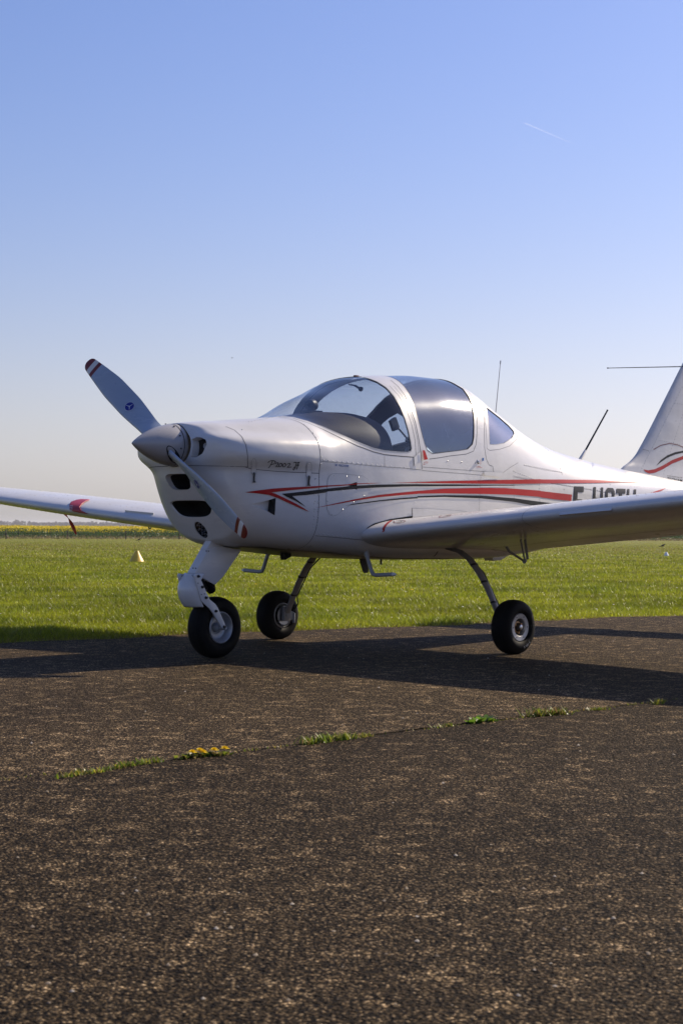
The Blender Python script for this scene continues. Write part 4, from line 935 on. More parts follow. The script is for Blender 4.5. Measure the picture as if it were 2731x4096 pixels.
def stab(sgn):
    v = []; f = []; n = 24; ys = np.concatenate([np.linspace(.05, 1.38, 12), [1.42, 1.45]])
    for y in ys:
        t_ = .10 if y < 1.4 else (.07 if y < 1.44 else .01); c_ = .72-.06*y
        for k in range(n):
            a = 2*math.pi*k/n; xc = .5*(1+math.cos(a)); yt = 5*t_*(.2969*math.sqrt(xc)-.126*xc-.3516*xc**2+.2843*xc**3-.1036*xc**4)*c_
            v.append(V(5.80+.03*y+xc*c_, sgn*y, 1.07+(yt if k <= n//2 else -yt)))
    for i in range(len(ys)-1):
        for k in range(n): f.append((i*n+k, i*n+(k+1) % n, (i+1)*n+(k+1) % n, (i+1)*n+k))
    f.append(tuple((len(ys)-1)*n+k for k in range(n)))
    o = mk('stabilator', v, f, M['white'], AP, 50); bm = bmesh.new(); bm.from_mesh(o.data); bmesh.ops.recalc_face_normals(bm, faces=bm.faces); bm.to_mesh(o.data); bm.free()
stab(1); stab(-1)
# antennas
mb = MB(); mb.tube([Vector((3.358, 0, 1.48)), Vector((3.428, 0, 1.968))], [.0035, .0022], 8); mb.tube([Vector((3.425, 0, 1.95)), Vector((3.429, 0, 1.972))], .0042, 8); mb.build('whip_antenna', M['greytube'], AP, 60)
mb = MB(); mb.tube([Vector((4.39, 0, 1.27)), Vector((4.405, 0, 1.30)), Vector((4.47, 0, 1.372))], [(.035, .022), (.028, .016), (.009, .009)], 12); mb.build('antenna_foot', M['white'], AP, 60)
mb = MB(); mb.tube([Vector((4.46, 0, 1.36)), Vector((4.75, 0, 1.68)), Vector((4.757, 0, 1.689))], [.0075, .006, .0075], 10); mb.build('rod_antenna', M['plastic'], AP, 60)
for sg in (-1, 1):
    mb = MB(); p0 = V(5.80, 0, 2.092); p1 = V(5.80-.42, sg*.42, 2.075)
    mb.tube([p0, p1], [.004, .0028], 8); mb.tube([p1, p1+(p1-p0).normalized()*.012], .005, 8); mb.build('navigation_antenna', M['plastic'], fin, 60)

# main gear
XM, TM, RM = 2.238, 1.031, .171
def wheel(name, cx, cp, r0, sgn, half, main, parent):
    root = link(name, None, parent); root.location = V(cx, cp, r0-.003); ax = Vector((0, -sgn, 0)); O = Vector((0, 0, 0)); rr = r0*.50
    p = [(-half*.72, rr), (-half*.95, rr*1.12), (-half, r0*.70), (-half*.93, r0*.84), (-half*.70, r0*.95), (-half*.35, r0*.99), (0, r0), (half*.35, r0*.99), (half*.70, r0*.95), (half*.93, r0*.84), (half, r0*.70), (half*.95, rr*1.12), (half*.72, rr)]
    mb = MB(); mb.lathe(p, O, ax, 72); ty = mb.build('tyre', M['rubber'], root, 50)
    mb = MB()
    for k in (-.42, -.14, .14, .42): mb.lathe([(half*k-.002, r0*.985), (half*k, r0*.981 if abs(k) > .3 else r0*.993), (half*k+.002, r0*.985)], O, ax, 72)
    mb.build('tread_groove', M['rubber'], ty, 30, stuff=True)
    mb = MB()
    if main: mb.lathe([(half*.55, rr*1.02), (half*.80, rr*1.02), (half*.86, rr*.98), (half*.82, rr*.66), (half*.76, rr*.62), (half*.2, rr*.60)], O, ax, 64)
    else: mb.lathe([(half*.55, rr*1.02), (half*.88, rr*1.03), (half*.92, rr*.97), (half*.86, rr*.90), (half*.30, rr*.74), (half*.18, rr*.55), (half*.22, rr*.40)], O, ax, 64)
    mb.lathe([(-half*.55, rr*1.02), (-half*.85, rr*1.02), (-half*.88, rr*.95), (-half*.3, rr*.7)], O, ax, 48)
    rim = mb.build('rim', M['alloy'], root, 40)
    mb = MB()
    if main:
        mb.lathe([(half*.18, rr*.62), (half*.18, .001)], O, ax, 32); mb.build('hub_recess', M['dark'], rim, 0); mb = MB()
        mb.lathe([(half*.2, rr*.46), (half*.55, rr*.44), (half*.58, rr*.34), (half*.4, rr*.30)], O, ax, 32)
        for k in range(3):
            a = k*2.09+.6; mb.tube([Vector((math.cos(a)*rr*.4, -sgn*half*.3, math.sin(a)*rr*.4)), Vector((math.cos(a)*rr*.4, -sgn*half*.68, math.sin(a)*rr*.4))], rr*.09, 8)
        mb.build('hub', M['brass'], rim, 40); mb = MB()
        mb.lathe([(half*.2, rr*.20), (half*.95, rr*.19), (half*.98, rr*.15), (half*.98, 0.0005)], O, ax, 20); mb.build('axle_nut', M['steel'], rim, 40)
        mb = MB()
        for k in range(6):
            a = k*math.pi/3; mb.lathe([(half*.84, .004), (half*.88, .0035), (half*.885, .0005)], Vector((math.cos(a)*rr*.84, 0, math.sin(a)*rr*.84)), ax, 8)
        mb.build('rim_bolts', M['gap'], rim, 40, stuff=True)
    else:
        mb.lathe([(half*.1, rr*.6), (half*.1, .001)], O, ax, 32); mb.lathe([(half*.1, rr*.30), (half*.62, rr*.24), (half*.7, rr*.18), (half*1.2, rr*.15)], O, ax, 24); mb.build('hub', M['greytube'], rim, 40)
    return root, ty
for sg in (1, -1):
    wr, ty = wheel('main_wheel', XM, sg*TM, RM, sg, .066, True, AP)
    # raised size marking on the sidewall
    cu = bpy.data.curves.new('t', 'FONT'); cu.body = '5.00-5'; cu.extrude = .02; to = bpy.data.objects.new('t', cu); COL.objects.link(to); bpy.context.view_layer.update()
    me = bpy.data.meshes.new_from_object(to.evaluated_get(bpy.context.evaluated_depsgraph_get())); bpy.data.objects.remove(to); bpy.data.curves.remove(cu)
    xs_ = [v.co.x for v in me.vertices]; mid = (min(xs_)+max(xs_))/2; sc = .028
    for v in me.vertices:
        rad = RM*.735-.010+v.co.y*sc; an = R(-62)-(v.co.x-mid)*sc/(RM*.735); v.co = Vector((math.cos(an)*rad*sg, -sg*(.0650+v.co.z*.03), math.sin(an)*rad))
    for m_ in (M['greytube'],): me.materials.append(m_)
    link('size_marking', me, ty)
    lp = [(.50, .655), (.60, .632), (.68, .585), (.755, .505), (.825, .405), (.88, .305), (.925, .215), (.945, .175)]
    mb = MB(); mb.tube([V(XM+.005, sg*a, b) for a, b in lp], [(.037, .012)]*2+[(.036, .0115), (.034, .011), (.031, .0105), (.029, .010), (.027, .010), (.027, .010)], 14, True, (1, 0, 0)); lg = mb.build('gear_leg', M['legpaint'], AP, 50)
    for a, b in (((.715, .548), (.0375, .0145)), ((.80, .442), (.0350, .0140)), ((.875, .315), (.0315, .0135))):
        mb = MB(); d = V(0, sg*.55, -.83); mb.tube([V(XM+.005, sg*a[0], a[1])-d*.006, V(XM+.005, sg*a[0], a[1])+d*.006], [b, b], 14, True, (1, 0, 0)); mb.build('strap', M['plastic'], lg, 40)
    mb = MB(); mb.tube([V(XM+.045, sg*.62, .61), V(XM+.047, sg*.76, .50), V(XM+.042, sg*.88, .305), V(XM+.07, sg*.90, .25), V(XM+.055, sg*.93, .19)], .005, 6); mb.build('brake_hose', M['plastic'], lg, 60)
    mb = MB(); mb.box(V(XM, sg*.945, .18), .032, .012, .05); mb.tube([V(XM, sg*.93, .172), V(XM, sg*1.0, .172)], .016, 10); mb.build('axle_plate', M['legpaint'], lg, 30, .004)
    mb = MB(); mb.lathe([(0, .066), (.006, .066), (.006, .03), (0, .03)], V(XM, sg*.962, .168), (0, -sg, 0), 36, True); dk = mb.build('brake_disc', M['steel'], lg, 40)
    mb = MB(); mb.box(V(XM+.052, sg*.962, .165), .022, .024, .03); mb.box(V(XM+.07, sg*.94, .15), .006, .012, .035); mb.build('brake_caliper', M['greytube'], lg, 30, .004)

# nose gear
XN, RN = .661, .1845
wheel('nose_wheel', XN, 0, RN, 1, .066, False, AP)
def yprism(name, pts, half, mat, parent, bev=.004, cy=0.):
    mb = MB(); mb.prism([V(x, cy+half, z) for x, z in pts], V(0, -2*half, 0)); return mb.build(name, mat, parent, 40, bev)
ng = yprism('nose_leg_fairing', [(.575, .652), (.68, .668), (.855, .645), (.775, .562), (.70, .482), (.632, .434), (.51, .485), (.466, .508)], .036, M['white'], AP, .010)
yprism('nose_leg', [(.622, .72), (.715, .72), (.70, .655), (.565, .648)], .028, M['white'], ng, .006)
mb = MB(); mb.tube([V(.575, 0, .50), V(.625, 0, .415), V(.64, 0, .395)], [.030, .032, .024], 14); mb.tube([V(.53, 0, .47), V(.58, 0, .405)], .026, 12); mb.build('shock_rubber', M['rubber'], ng, 50)
mb = MB(); mb.tube([V(.78, .03, .66), V(.79, .03, .69), V(.83, .03, .695), V(.84, .03, .66)], .003, 6); mb.box(V(.75, 0, .675), .02, .02, .015); mb.build('steering_link', M['plastic'], ng, 40)
mb = MB()
for u, v in q(650, 2100, .2551, [(718, 410), (685, 408), (518, 678), (478, 676)]): 
    p = on_plane(u, v, 'y', -.034); mb.lathe([(0, .0042), (.003, .004), (.0032, .0004)], p, (0, -1, 0), 8)
mb.build('fairing_screws', M['gap'], ng, 40, stuff=True)
# curved mud shield ahead of the fork
v = []; f = []; nk = 13
ctr = [(.470, .508), (.447, .480), (.428, .43), (.440, .36), (.470, .305)]
for i, (cx, cz) in enumerate(ctr):
    for k in range(nk):
        a = (k/(nk-1)-.5)*math.pi*.92; v.append(V(cx-.02+.058*(1-math.cos(a))*1.2-.02*(i in (2, 3)), math.sin(a)*.078/math.sin(math.pi*.46), cz-.0*a))
for i in range(len(ctr)-1):
    for k in range(nk-1): f.append((i*nk+k, i*nk+k+1, (i+1)*nk+k+1, (i+1)*nk+k))
sh = mk('mud_shield', v, f, M['white'], AP, 60); sm = sh.modifiers.new('thickness', 'SOLIDIFY'); sm.thickness = .004; ss = sh.modifiers.new('smooth', 'SUBSURF'); ss.levels = 1; ss.render_levels = 1
forkpx = q(650, 2100, .2551, [(520, 765), (560, 775), (600, 850), (740, 1165), (830, 1240), (870, 1300), (990, 1580), (985, 1615), (960, 1637), (930, 1605), (800, 1390), (740, 1310), (640, 1220), (610, 1180), (500, 800)])
fk = [on_plane(u, v, 'y', -.088) for u, v in forkpx]; fk = [(p.x, p.z) for p in fk]
for cy in (-.058, .083): fo = yprism('fork_arm', fk, .0055, M['white'], AP, .002, cy)
mb = MB()
for u, v in q(650, 2100, .2551, [(557, 805), (620, 972), (678, 1140), (833, 1350), (962, 1597)]):
    p = on_plane(u, v, 'y', -.089); mb.lathe([(0, .009), (.006, .009), (.007, .006), (.014, .006), (.0145, .0004)], p, (0, -1, 0), 6)
for u, v in q(650, 2100, .2551, [(558, 912), (610, 1090), (657, 1080)]):
    p = on_plane(u, v, 'y', -.0887); mb.lathe([(0, .0035), (.002, .003), (.0021, .0003)], p, (0, -1, 0), 8)
mb.build('fork_bolts', M['plastic'], fo, 40, stuff=True)
mb = MB(); mb.tube([V(XN, -.10, RN-.003), V(XN, .10, RN-.003)], .010, 12); mb.tube([V(.452, -.08, .49), V(.452, .08, .49)], .012, 10); mb.tube([V(.60, 0, .47), V(.47, 0, .49)], .022, 10); mb.build('fork_axle', M['greytube'], fo, 40)

# steps, fins and drains below the cabin
for sg in (1, -1):
    mb = MB(); mb.tube([V(1.54, sg*.42, .66), V(1.54, sg*.428, .615), V(1.54, sg*.470, .515), V(1.54, sg*.485, .495), V(1.54, sg*.51, .491), V(1.54, sg*.645, .498)], .0125, 12); st = mb.build('boarding_step', M['greytube'], AP, 50)
    mb = MB(); mb.tube([V(1.54, sg*.645, .498), V(1.54, sg*.655, .4985), V(1.54, sg*.675, .499)], [.0127, .011, .002], 12); mb.build('step_tip', M['silver'], st, 30)
    mb = MB(); mb.tube([V(1.54, sg*.420, .645), V(1.54, sg*.432, .603)], .016, 12); mb.build('step_collar', M['greytube'], st, 40)
def px_fin(name, px, y, th, mat):
    mb = MB(); P = [on_plane(u, v, 'y', -y) for u, v in px]; mb.prism([p+Vector((0, -th, 0)) for p in P], (0, 2*th, 0)); return mb.build(name, mat, AP, 30, .002)
px_fin('exhaust_stub', [(1125, 2195), (1152, 2203), (1156, 2226), (1131, 2240)], .10, .02, M['dark'])
px_fin('belly_antenna', [(1434, 2225), (1466, 2228), (1471, 2284), (1468, 2291), (1456, 2292), (1451, 2284)], .05, .006, M['interior'])
mb = MB(); p = on_plane(1523, 2240, 'y', -.1); mb.tube([p+Vector((0, 0, .05)), p+Vector((0, 0, -.03))], .007, 8); mb.build('fuel_drain', M['plastic'], AP, 40)
px_fin('tail_skid_fairing', [(1948, 2225), (2030, 2212), (1985, 2240), (1955, 2243)], .05, .04, M['white'])

# cowl latches, canopy fittings
def latch(pxs, nm='cowl_latch'):
    (ax_, ay), (bx_, by) = pxs; L = []
    top_, bot = Vector((ax_, ay)), Vector((bx_, by)); d = bot-top_; n_ = Vector((-d.y, d.x)).normalized()
    def pt(s, wv): p = top_+d*s+n_*wv; return (p.x, p.y)
    plate = [pt(0, 0), pt(.02, 5), pt(.14, 9.5), pt(.6, 10), pt(.62, 8), pt(.66, 7), pt(.66, -7), pt(.62, -8), pt(.6, -10), pt(.14, -9.5), pt(.02, -5)]
    o = patch(nm, M['white'], cowl, FUS, FUS.poly(plate, True, 6), (), .01, .003); ribbon('plate_edge', M['gap'], o, FUS, FUS.poly(plate+plate[:1], False, 6), .0016, .0032)
    h = FUS.poly([pt(.58, 0), pt(.78, 0), pt(.98, 0)], False, 8); P = [Vector(FUS.fn(*x))+Vector(FUS.normal(*x))*(.006+.004*(i % 3 == 1)) for i, x in enumerate(h)]
    mb = MB(); mb.tube(P, [(.0075, .0055)]*len(P), 8); mb.tube([P[-1]-Vector((0, 0, .003)), P[-1]+Vector((0, 0, .004))], .009, 8); mb.build('latch_lever', M['plastic'], o, 40)
    rivets('latch_rivets', M['steel'], o, FUS, [x for x in (FUS.cast(*pt(.1, 0)), FUS.cast(*pt(.32, -6)), FUS.cast(*pt(.32, 6))) if x], .0035, .0055)
latch(z2((78, 925), (76, 1142))); latch(z2((573, 958), (564, 1172)))
hd = B(z3((296, 855), (316, 857), (343, 935), (309, 942)), True); patch('canopy_handle', M['red'], rear, FUS, hd, (), .01, .014)
h = FUS.cast(*z3((806, 958))[0]); pc = Vector(FUS.fn(*h)); nc_ = Vector(FUS.normal(*h)); mb = MB(); mb.lathe([(-.004, .014), (.004, .0135), (.005, .010), (.012, .009), (.0125, .0003)], pc, nc_, 20); mb.build('canopy_lock', M['steel'], rear, 40)
h = FUS.cast(*z3((785, 967))[0]); pc = Vector(FUS.fn(*h)); mb = MB(); mb.lathe([(-.004, .006), (.004, .005), (.0042, .0003)], pc, nc_, 12); mb.build('canopy_lock', M['steel'], rear, 40)
rl = B(z3((850, 1045), (950, 1050), (1026, 1055), (1024, 1075), (990, 1092), (850, 1078)), True); patch('canopy_rail_end', M['white'], rear, FUS, rl, (), .015, .012)
fl = B(z2((1505, 918), (1560, 868), (1566, 960), (1510, 995)), True); patch('sill_flap', M['white'], rear, FUS, fl, (), .015, .006)
ct = on_plane(1424, 1507, 'y', 0); mb = MB(); mb.box(Vector((ct.x, 0, ct.z+.002)), .016, .012, .008); mb.build('arch_light', M['brown'], AP, 30, .003)

# cabin
mb = MB(); sec = []
gs = [(1.10, .30, 1.37, 1.425), (1.20, .38, 1.30, 1.452), (1.32, .44, 1.24, 1.482), (1.48, .48, 1.21, 1.508), (1.62, .50, 1.20, 1.512), (1.70, .50, 1.20, 1.502)]
v = []; f = []; nk = 25
for x, hw, zlo, zhi in gs:
    for k in range(nk):
        a = math.pi*k/(nk-1); e = 2/2.7; c_ = math.cos(a); s_ = math.sin(a); v.append(V(x, hw*math.copysign(abs(c_)**e, c_), zlo+(zhi-zlo)*abs(s_)**e))
for i in range(len(gs)-1):
    for k in range(nk-1): f.append((i*nk+k, i*nk+k+1, (i+1)*nk+k+1, (i+1)*nk+k))
f.append(tuple((len(gs)-1)*nk+k for k in range(nk)))
gsh = mk('glareshield', v, f, M['glareshield'], AP, 50)
mb = MB(); mb.box(V(1.51, -.02, 1.512), .05, .05, .008); mb.tube([V(1.505, -.02, 1.50), V(1.51, -.02, 1.53)], .028, 10); mb.lathe([(-.035, .012), (-.033, .034), (0, .043), (.033, .034), (.035, .012)], V(1.51, -.02, 1.555), (.8, .3, 0), 20); mb.build('compass', M['plastic'], gsh, 50)
mb = MB(); P = B(z2((620, 600), (725, 607)), False); mb.tube([V(1.34, .36, 1.398), V(1.42, .39, 1.388)], .007, 8); mb.build('demist_vent', M['plastic'], gsh, 50)
mb = MB(); mb.box(V(1.95, 0, .78), .8, .36, .02); mb.box(V(2.62, 0, .95), .02, .36, .155); mb.build('cabin_floor', M['interior'], AP, 0)
for sg in (1, -1):
    mb = MB(); mb.box(V(2.20, sg*.26, .96), .26, .21, .07); sc_ = mb.build('seat', M['seat'], AP, 40, .04)
    mb = MB(); mb.box(V(2.50, sg*.26, 1.08), .05, .20, .17, Matrix.Rotation(.3, 3, 'Y')); mb.build('seat_back', M['seat'], sc_, 40, .05)
    mb = MB(); mb.tube([V(1.86, sg*.26, .85), V(1.90, sg*.26, 1.05), V(1.93, sg*.26, 1.17)], .011, 8); mb.tube([V(1.93, sg*.26, 1.15), V(1.94, sg*.26, 1.25)], [.017, .020], 10); mb.build('control_stick', M['plastic'], AP, 50)
bt = np.linspace(.12, .96, 40); bp_ = fus(np.full(40, 3.30), bt); bp_ = [Vector((p[0], p[1]*.955, p[2]-.02*(p[2] > 1.1))) for p in bp_]
mk('rear_bulkhead', bp_+[Vector((p.x, -p.y, p.z)) for p in reversed(bp_)], [tuple(range(80))], M['interior'], AP, 0)
# little camera on a suction arm, grab handle on the arch
p0 = on_plane(*z2((1460, 760))[0], 'y', -.40); p1 = on_plane(*z2((1370, 655))[0], 'y', -.30); pc = on_plane(*z2((1332, 620))[0], 'y', -.28)
mb = MB(); mb.tube([p0, p1], .006, 8); mb.box(pc, .028, .012, .036, Matrix.Rotation(-.5, 3, 'Y')); mb.box(pc+Vector((.016, -.004, -.022)), .012, .012, .014); mb.lathe([(0, .024), (.01, .018), (.014, .008)], p0, (p1-p0).normalized(), 14); mb.build('mounted_camera', M['plastic'], AP, 40)
p0 = on_plane(*z2((985, 275))[0], 'y', -.06); p1 = on_plane(*z2((1035, 305))[0], 'y', -.06)
mb = MB(); mb.tube([p0, p1], .008, 8); mb.lathe([(-.016, .004), (-.01, .013), (0, .0165), (.01, .013), (.016, .004)], p1, (0, 1, 0), 14); mb.tube([p0-Vector((.06, 0, -.005)), p0], .005, 6); mb.build('arch_handle', M['plastic'], AP, 50)
mb = MB(); mb.tube([V(1.95, .42, 1.18), V(2.0, .40, 1.255), V(2.10, .40, 1.26), V(2.2, .42, 1.2)], [.05, .055, .055, .04], 12); mb.build('headset', M['plastic'], AP, 50)

# ------------------------------------------------------------------ things round the aeroplane
# red cover with streamer on the starboard leading edge
cv = tag(link('leading_edge_cover', None), 'red remove-before-flight cover with hanging streamer on the far wing leading edge', 'cover'); cv.empty_display_size = .1
c0 = Vector(WS.fn(.5, 2.25)); cv.location = c0
M['redcloth'] = plain('red vinyl', (.36, .015, .02), .38, var=.15, scale=60, bump=.3)
M['redribbon'] = plain('red ribbon', (.9, .07, .07), .55, var=.25, scale=120, bump=.3)
band = patch('cover_band', M['redcloth'], cv, WS, WS.poly(q(0, 1900, .5102, [(548, 240), (560, 217), (600, 202), (640, 196), (705, 199), (668, 215), (642, 235), (628, 258), (641, 280), (695, 303), (650, 296), (590, 286), (552, 272)]), True, 5), (), .006, .006); band.location = -c0; sm = band.modifiers.new('thickness', 'SOLIDIFY'); sm.thickness = .004; sm.offset = 0
for i, tx in enumerate(('REMOVE', 'BEFORE', 'FLIGHT')):
    y0 = 2017+i*11+ (i*1.0)
    o = text_on('lettering', tx, M['silver'], cv, WS, (281, 1900+ (254+i*13)*.5102), (13, 1.0), (0, -5.0), off=.0095)
    if o: o.location = -c0
top_s = Vector(WS.fn(.40, 2.40)); tip = on_plane(307, 2138, 'x', top_s.x+.02)
A0 = on_plane(254, 2049, 'x', top_s.x); path = [(254, 2049, 0), (266, 2066, .3), (278, 2078, 1.0), (287, 2098, 1.4), (298, 2118, 1.2), (306, 2140, 1.0)]
v = []; f = []
for u, w_, tw_ in path:
    p = on_plane(u, w_, 'x', top_s.x); d = Vector((math.sin(tw_)*.8, math.cos(tw_), .15))*.026; v += [p-d-c0, p+d-c0]
for i in range(len(path)-1): f.append((2*i, 2*i+1, 2*i+3, 2*i+2))
sr = mk('streamer', v, f, M['redribbon'], cv, 180); sr.modifiers.new('smooth', 'SUBSURF').render_levels = 2; sm = sr.modifiers.new('thickness', 'SOLIDIFY'); sm.thickness = .002

# marker cones
def marker(u, v, wpx, hpx, topf, mat, name, label):
    hz = HOR+ROLL*(u-1365); D = EYE*FPX/(v-hz)
    for _ in range(4): D = (EYE-float(zg(D)))*FPX/(v-hz)
    c = gp((u-1365)/FPX*D, D, float(zg(D))-.01); r0 = wpx/2/FPX*D; h = hpx/FPX*D+.01
    root = tag(link(name, None), label, 'marker'); root.location = c; root.empty_display_size = .1
    mb = MB(); n = 40; ridg = []
    mb.lathe([(-.004, r0*1.0), (.006, r0*1.01), (.012, r0*.97), (h*.98, r0*topf), (h, r0*topf*.93), (h*.98, r0*topf*.84), (.012, r0*.93)], (0, 0, 0), (0, 0, 1), n); mb.build('cone_shell', mat, root, 40); return root
marker(548, 2246, 61, 43, .24, plain('yellow plastic', (.62, .42, .045), .45, var=.12, scale=6), 'marker_cone', 'yellow truncated marker cone standing on the grass behind the nose wheel')
marker(2663, 2222, 20, 14, .35, plain('white plastic', (.75, .76, .78), .45, scale=6), 'marker_cone', 'small white marker cone on the grass at the right edge')
# birds
M['bird'] = plain('dark feathers', (.02, .019, .018), .7)
def ground_bird(u, v, size, ang, label):
    hz = HOR+ROLL*(u-1365); D = 90
    for _ in range(8): D = (EYE-float(zg(D)))*FPX/(v-hz)
    c = gp((u-1365)/FPX*D, D, float(zg(D))+.03)
    root = tag(link('bird', None), label, 'bird'); root.location = c; root.rotation_euler = (0, 0, ang); root.scale = (size,)*3; root.empty_display_size = .1
    mb = MB(); mb.tube([Vector((-.20, 0, .07)), Vector((-.09, 0, .09)), Vector((-.05, 0, .105)), Vector((0, 0, .125)), Vector((.06, 0, .155)), Vector((.085, 0, .18)), Vector((.105, 0, .195)), Vector((.125, 0, .19)), Vector((.16, 0, .185))], [(.004, .016), (.008, .018), (.03, .03), (.045, .045), (.038, .038), (.026, .026), (.026, .026), (.012, .012), (.002, .002)], 10); mb.build('body', M['bird'], root, 60)
    for sg in (-1, 1):
        mb = MB(); mb.tube([Vector((.01, sg*.015, .09)), Vector((.005, sg*.018, -.03))], .004, 5); mb.build('leg', M['bird'], root, 0)
ground_bird(556, 2168, 1.25, math.atan2(RIGHT.y, RIGHT.x)+.3, 'small dark bird on the grass in front of the fence at left')
ground_bird(2648, 2195, 1.0, math.atan2(RIGHT.y, RIGHT.x), 'small dark bird on the grass above the white cone at right')
fb = tag(link('bird', None), 'tiny dark bird flying in the sky above the propeller', 'bird'); fb.location = gp((925-1365)/FPX*150, 150, EYE+(2108-1431)/FPX*150); fb.rotation_euler = (0, 0, math.atan2(RIGHT.y, RIGHT.x)); fb.scale = (.85,)*3
mb = MB(); mb.tube([Vector((-.09, 0, 0)), Vector((-.04, 0, .003)), Vector((.02, 0, 0)), Vector((.07, 0, .002)), Vector((.09, 0, 0))], [.006, .018, .022, .014, .002], 8); mb.build('body', M['bird'], fb, 60)
for sg in (-1, 1):
    mb = MB(); mb.prism([Vector((-.03, 0, .006)), Vector((.04, 0, .006)), Vector((-.02, sg*.12, .02-.01*sg)), Vector((-.10, sg*.20, -.055)), Vector((-.06, sg*.09, .01))], (0, 0, .006)); mb.build('wing', M['bird'], fb, 0)
# contrail far behind
m, t, b = nodes('ice crystal trail'); b.inputs['Base Color'].default_value = (.9, .9, .92, 1); b.inputs['Roughness'].default_value = 1
tr = N(t, 'ShaderNodeBsdfTransparent'); mx = N(t, 'ShaderNodeMixShader'); tc = N(t, 'ShaderNodeTexCoord'); sp = N(t, 'ShaderNodeSeparateXYZ'); t.links.new(tc.outputs['Generated'], sp.inputs[0])
rp = ramp(t, sp.outputs[0], [(0, (.15,)*3), (.4, (.07,)*3), (1, (.0,)*3)]); t.links.new(rp.outputs[0], mx.inputs[0]); t.links.new(tr.outputs[0], mx.inputs[1]); tl = N(t, 'ShaderNodeBsdfTranslucent'); tl.inputs[0].default_value = (.95, .95, .97, 1); t.links.new(tl.outputs[0], mx.inputs[2]); t.links.new(mx.outputs[0], t.nodes['Material Output'].inputs[0])
Dc = 9000; pa = gp((2085-1365)/FPX*Dc, Dc, EYE+(2114-490)/FPX*Dc); pb = gp((2290-1365)/FPX*Dc, Dc, EYE+(2115-578)/FPX*Dc)
mb = MB(); L = (pb-pa).length; mb.tube([Vector((0, 0, 0)), Vector((L*.05, 0, 0)), Vector((L*.5, 0, 0)), Vector((L, 0, 0))], [.3, 1.6, 2.6, 3.4], 10)
co = mb.build('contrail', m, None, 60); co.location = pa; co.rotation_euler = (pb-pa).to_track_quat('X', 'Z').to_euler(); tag(co, 'short thin white condensation trail high in the blue sky', 'contrail')
co.visible_shadow = True

# ------------------------------------------------------------------ weeds in the tarmac joint
def tuft(name, pxs, n, hgt, wid, label, cols, spread=.02, group=None, flowers=0, leafy=False, lean_bias=0.):
    P = [on_plane(u, v, 'z', 0.) for u, v in pxs]; base = sum(P, Vector())/len(P); root = tag(link(name, None), label, 'weed', group); root.location = base; root.empty_display_size = .05
    seg = [(P[i+1]-P[i]).length for i in range(len(P)-1)] or [0.01]; tot = sum(seg); v = []; tI = []; C = []
    for _ in range(n):
        r0 = random.random()*tot; i = 0
        while i < len(seg)-1 and r0 > seg[i]: r0 -= seg[i]; i += 1
        p = P[i].lerp(P[i+1], r0/seg[i]) if len(P) > 1 else P[0].copy(); p = p+Vector((random.gauss(0, spread), random.gauss(0, spread*.7), 0))-base
        a = random.random()*6.283; h = hgt*.72*(.35+.8*random.random()); le = h*(.3+1.1*random.random()); wv = wid*(.7+.6*random.random()); d = Vector((math.cos(a), math.sin(a), 0)); s_ = Vector((-d.y, d.x, 0))*wv*.5
        b = len(v)
        if leafy: pts = [(0, .35), (.35, 1.1), (.7, 1.25), (1, .05)]
        else: pts = [(0, 1), (.5, .85), (1, .06)]
        for k, wf in pts:
            z = h*(k-.35*k*k*(1.2 if leafy else .6)); v += [p+d*le*k-s_*wf+Vector((0, 0, z)), p+d*le*k+s_*wf+Vector((0, 0, z))]
        for k in range(len(pts)-1): tI += [(b+2*k, b+2*k+1, b+2*k+3), (b+2*k, b+2*k+3, b+2*k+2)]
        c = np.array(random.choice(cols))*(.7+.6*random.random()); C += [c]*(2*len(pts))
    fast_mesh('leaves', np.array([tuple(x) for x in v]), np.array(tI), M['grass'], np.array(C), root)
    for k in range(flowers):
        p = P[0].lerp(P[-1], random.random()) if flowers > 3 else P[0].lerp(P[-1], (k+.5)/flowers); p = p-base+Vector((random.gauss(0, .012), random.gauss(0, .015), hgt*(.42+.25*random.random())))
        v = []; tI = []
        for lay, (rr, up) in enumerate(((.017, .001), (.012, .006), (.006, .009))):
            for a in np.linspace(0, 2*math.pi, 12)[:-1]:
                a += lay*.3; d = Vector((math.cos(a), math.sin(a), 0)); s_ = Vector((-d.y, d.x, 0))*.0038; b = len(v); v += [p-s_*.5, p+s_*.5, p+d*rr+s_+Vector((0, 0, up)), p+d*rr-s_+Vector((0, 0, up))]; tI += [(b, b+1, b+2), (b, b+2, b+3)]
        fast_mesh('flower_head', np.array([tuple(x) for x in v]), np.array(tI), M['petal'], np.tile(np.array([[.85, .62, .02]]), (len(v), 1)), root)
GR = [(.14, .20, .02), (.22, .25, .03), (.11, .16, .02), (.26, .20, .07)]; YL = [(.34, .31, .04), (.22, .24, .04), (.36, .27, .08)]
JT = [(30, 3145), (640, 3045), (1220, 2971), (1900, 2890), (2731, 2806)]
tuft('grass_tuft', [(232, 3112), (300, 3103), (370, 3092), (425, 3083)], 170, .030, .005, 'sparse yellowish grass strip at the left end of the tarmac joint', YL+GR[:1], .012)
tuft('grass_tuft', [(455, 3075), (540, 3060), (640, 3047)], 170, .034, .005, 'light green grass strip left of the flowering dandelion in the joint', GR+YL[:1], .013)
tuft('dandelion', [(722, 3036), (760, 3030), (840, 3024), (905, 3019)], 150, .036, .010, 'low dandelion with yellow flowers growing in the tarmac joint', GR, .016, flowers=5, leafy=True)
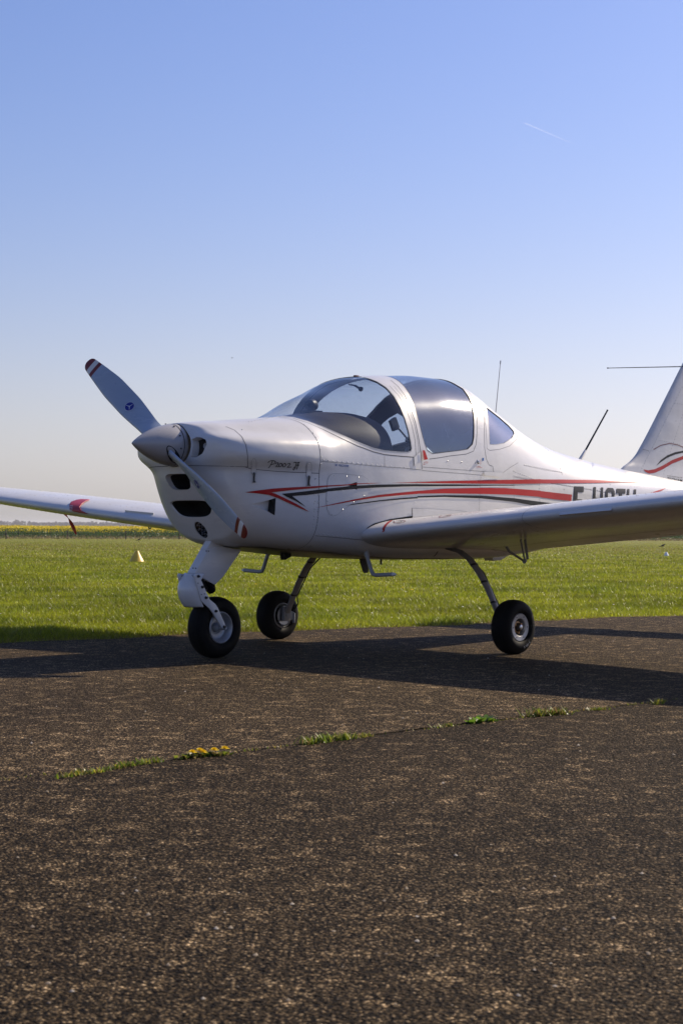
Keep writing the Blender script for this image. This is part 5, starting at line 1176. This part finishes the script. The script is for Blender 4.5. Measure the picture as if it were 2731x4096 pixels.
tuft('grass_tuft', [(1222, 2978), (1290, 2966), (1360, 2960), (1405, 2954)], 300, .052, .0055, 'dense green grass tuft in the tarmac joint at picture centre', GR, .018)
tuft('grass_tuft', [(1430, 2952), (1480, 2944)], 50, .030, .005, 'thin yellow grass wisp just right of the dense centre tuft', YL, .012)
tuft('grass_tuft', [(1745, 2912), (1815, 2903)], 60, .028, .005, 'small yellowish grass wisp left of the leafy weed', YL+GR, .012)
tuft('leafy_weed', [(1880, 2893), (1930, 2887), (1970, 2884)], 42, .050, .020, 'broad-leaved bright green weed in the tarmac joint', [(.12, .22, .02), (.10, .19, .02)], .014, leafy=True)
tuft('grass_tuft', [(2120, 2866), (2180, 2861), (2250, 2858)], 260, .060, .0055, 'largest spiky grass tuft with brown tips in the joint', GR+[(.20, .12, .05)], .020)
tuft('grass_tuft', [(2350, 2842), (2420, 2838)], 90, .024, .005, 'flat yellow-green grass patch right of the spiky tuft', YL+GR, .014)
tuft('grass_tuft', [(2612, 2818), (2640, 2815)], 70, .045, .005, 'small grass tuft at the shadow edge far right of the joint', GR+YL, .012)
v = []; tI = []; C = []
for _ in range(900):
    x = random.uniform(-4, 1.2); k = math.sin(x*5.3)+math.sin(x*13.1+1)
    if k < .2 and random.random() < .75: continue
    p = V(x, JOINT+random.gauss(0, .008), -.008); a = random.random()*6.28; d = Vector((math.cos(a), math.sin(a), 0)); h = random.uniform(.006, .02); b = len(v); v += [tuple(p+d*.004), tuple(p-d*.004), tuple(p+Vector((d.y, -d.x, 0))*h*.8+Vector((0, 0, h)))]; tI.append((b, b+1, b+2)); C += [np.array(random.choice(GR+YL))]*3
o = fast_mesh('joint_moss', np.array(v), np.array(tI), M['grass'], np.array(C)); o['kind'] = 'stuff'; tag(o, 'thin line of moss and seedlings along the tarmac joint', 'moss')

# keep the tree at thing > part > sub-part: deeper pieces hang on the part above (parts carry no offset of their own)
def depth(o): return 0 if o.parent is None else 1+depth(o.parent)
for o in list(COL.objects):
    while depth(o) > 2: o.parent = o.parent.parent
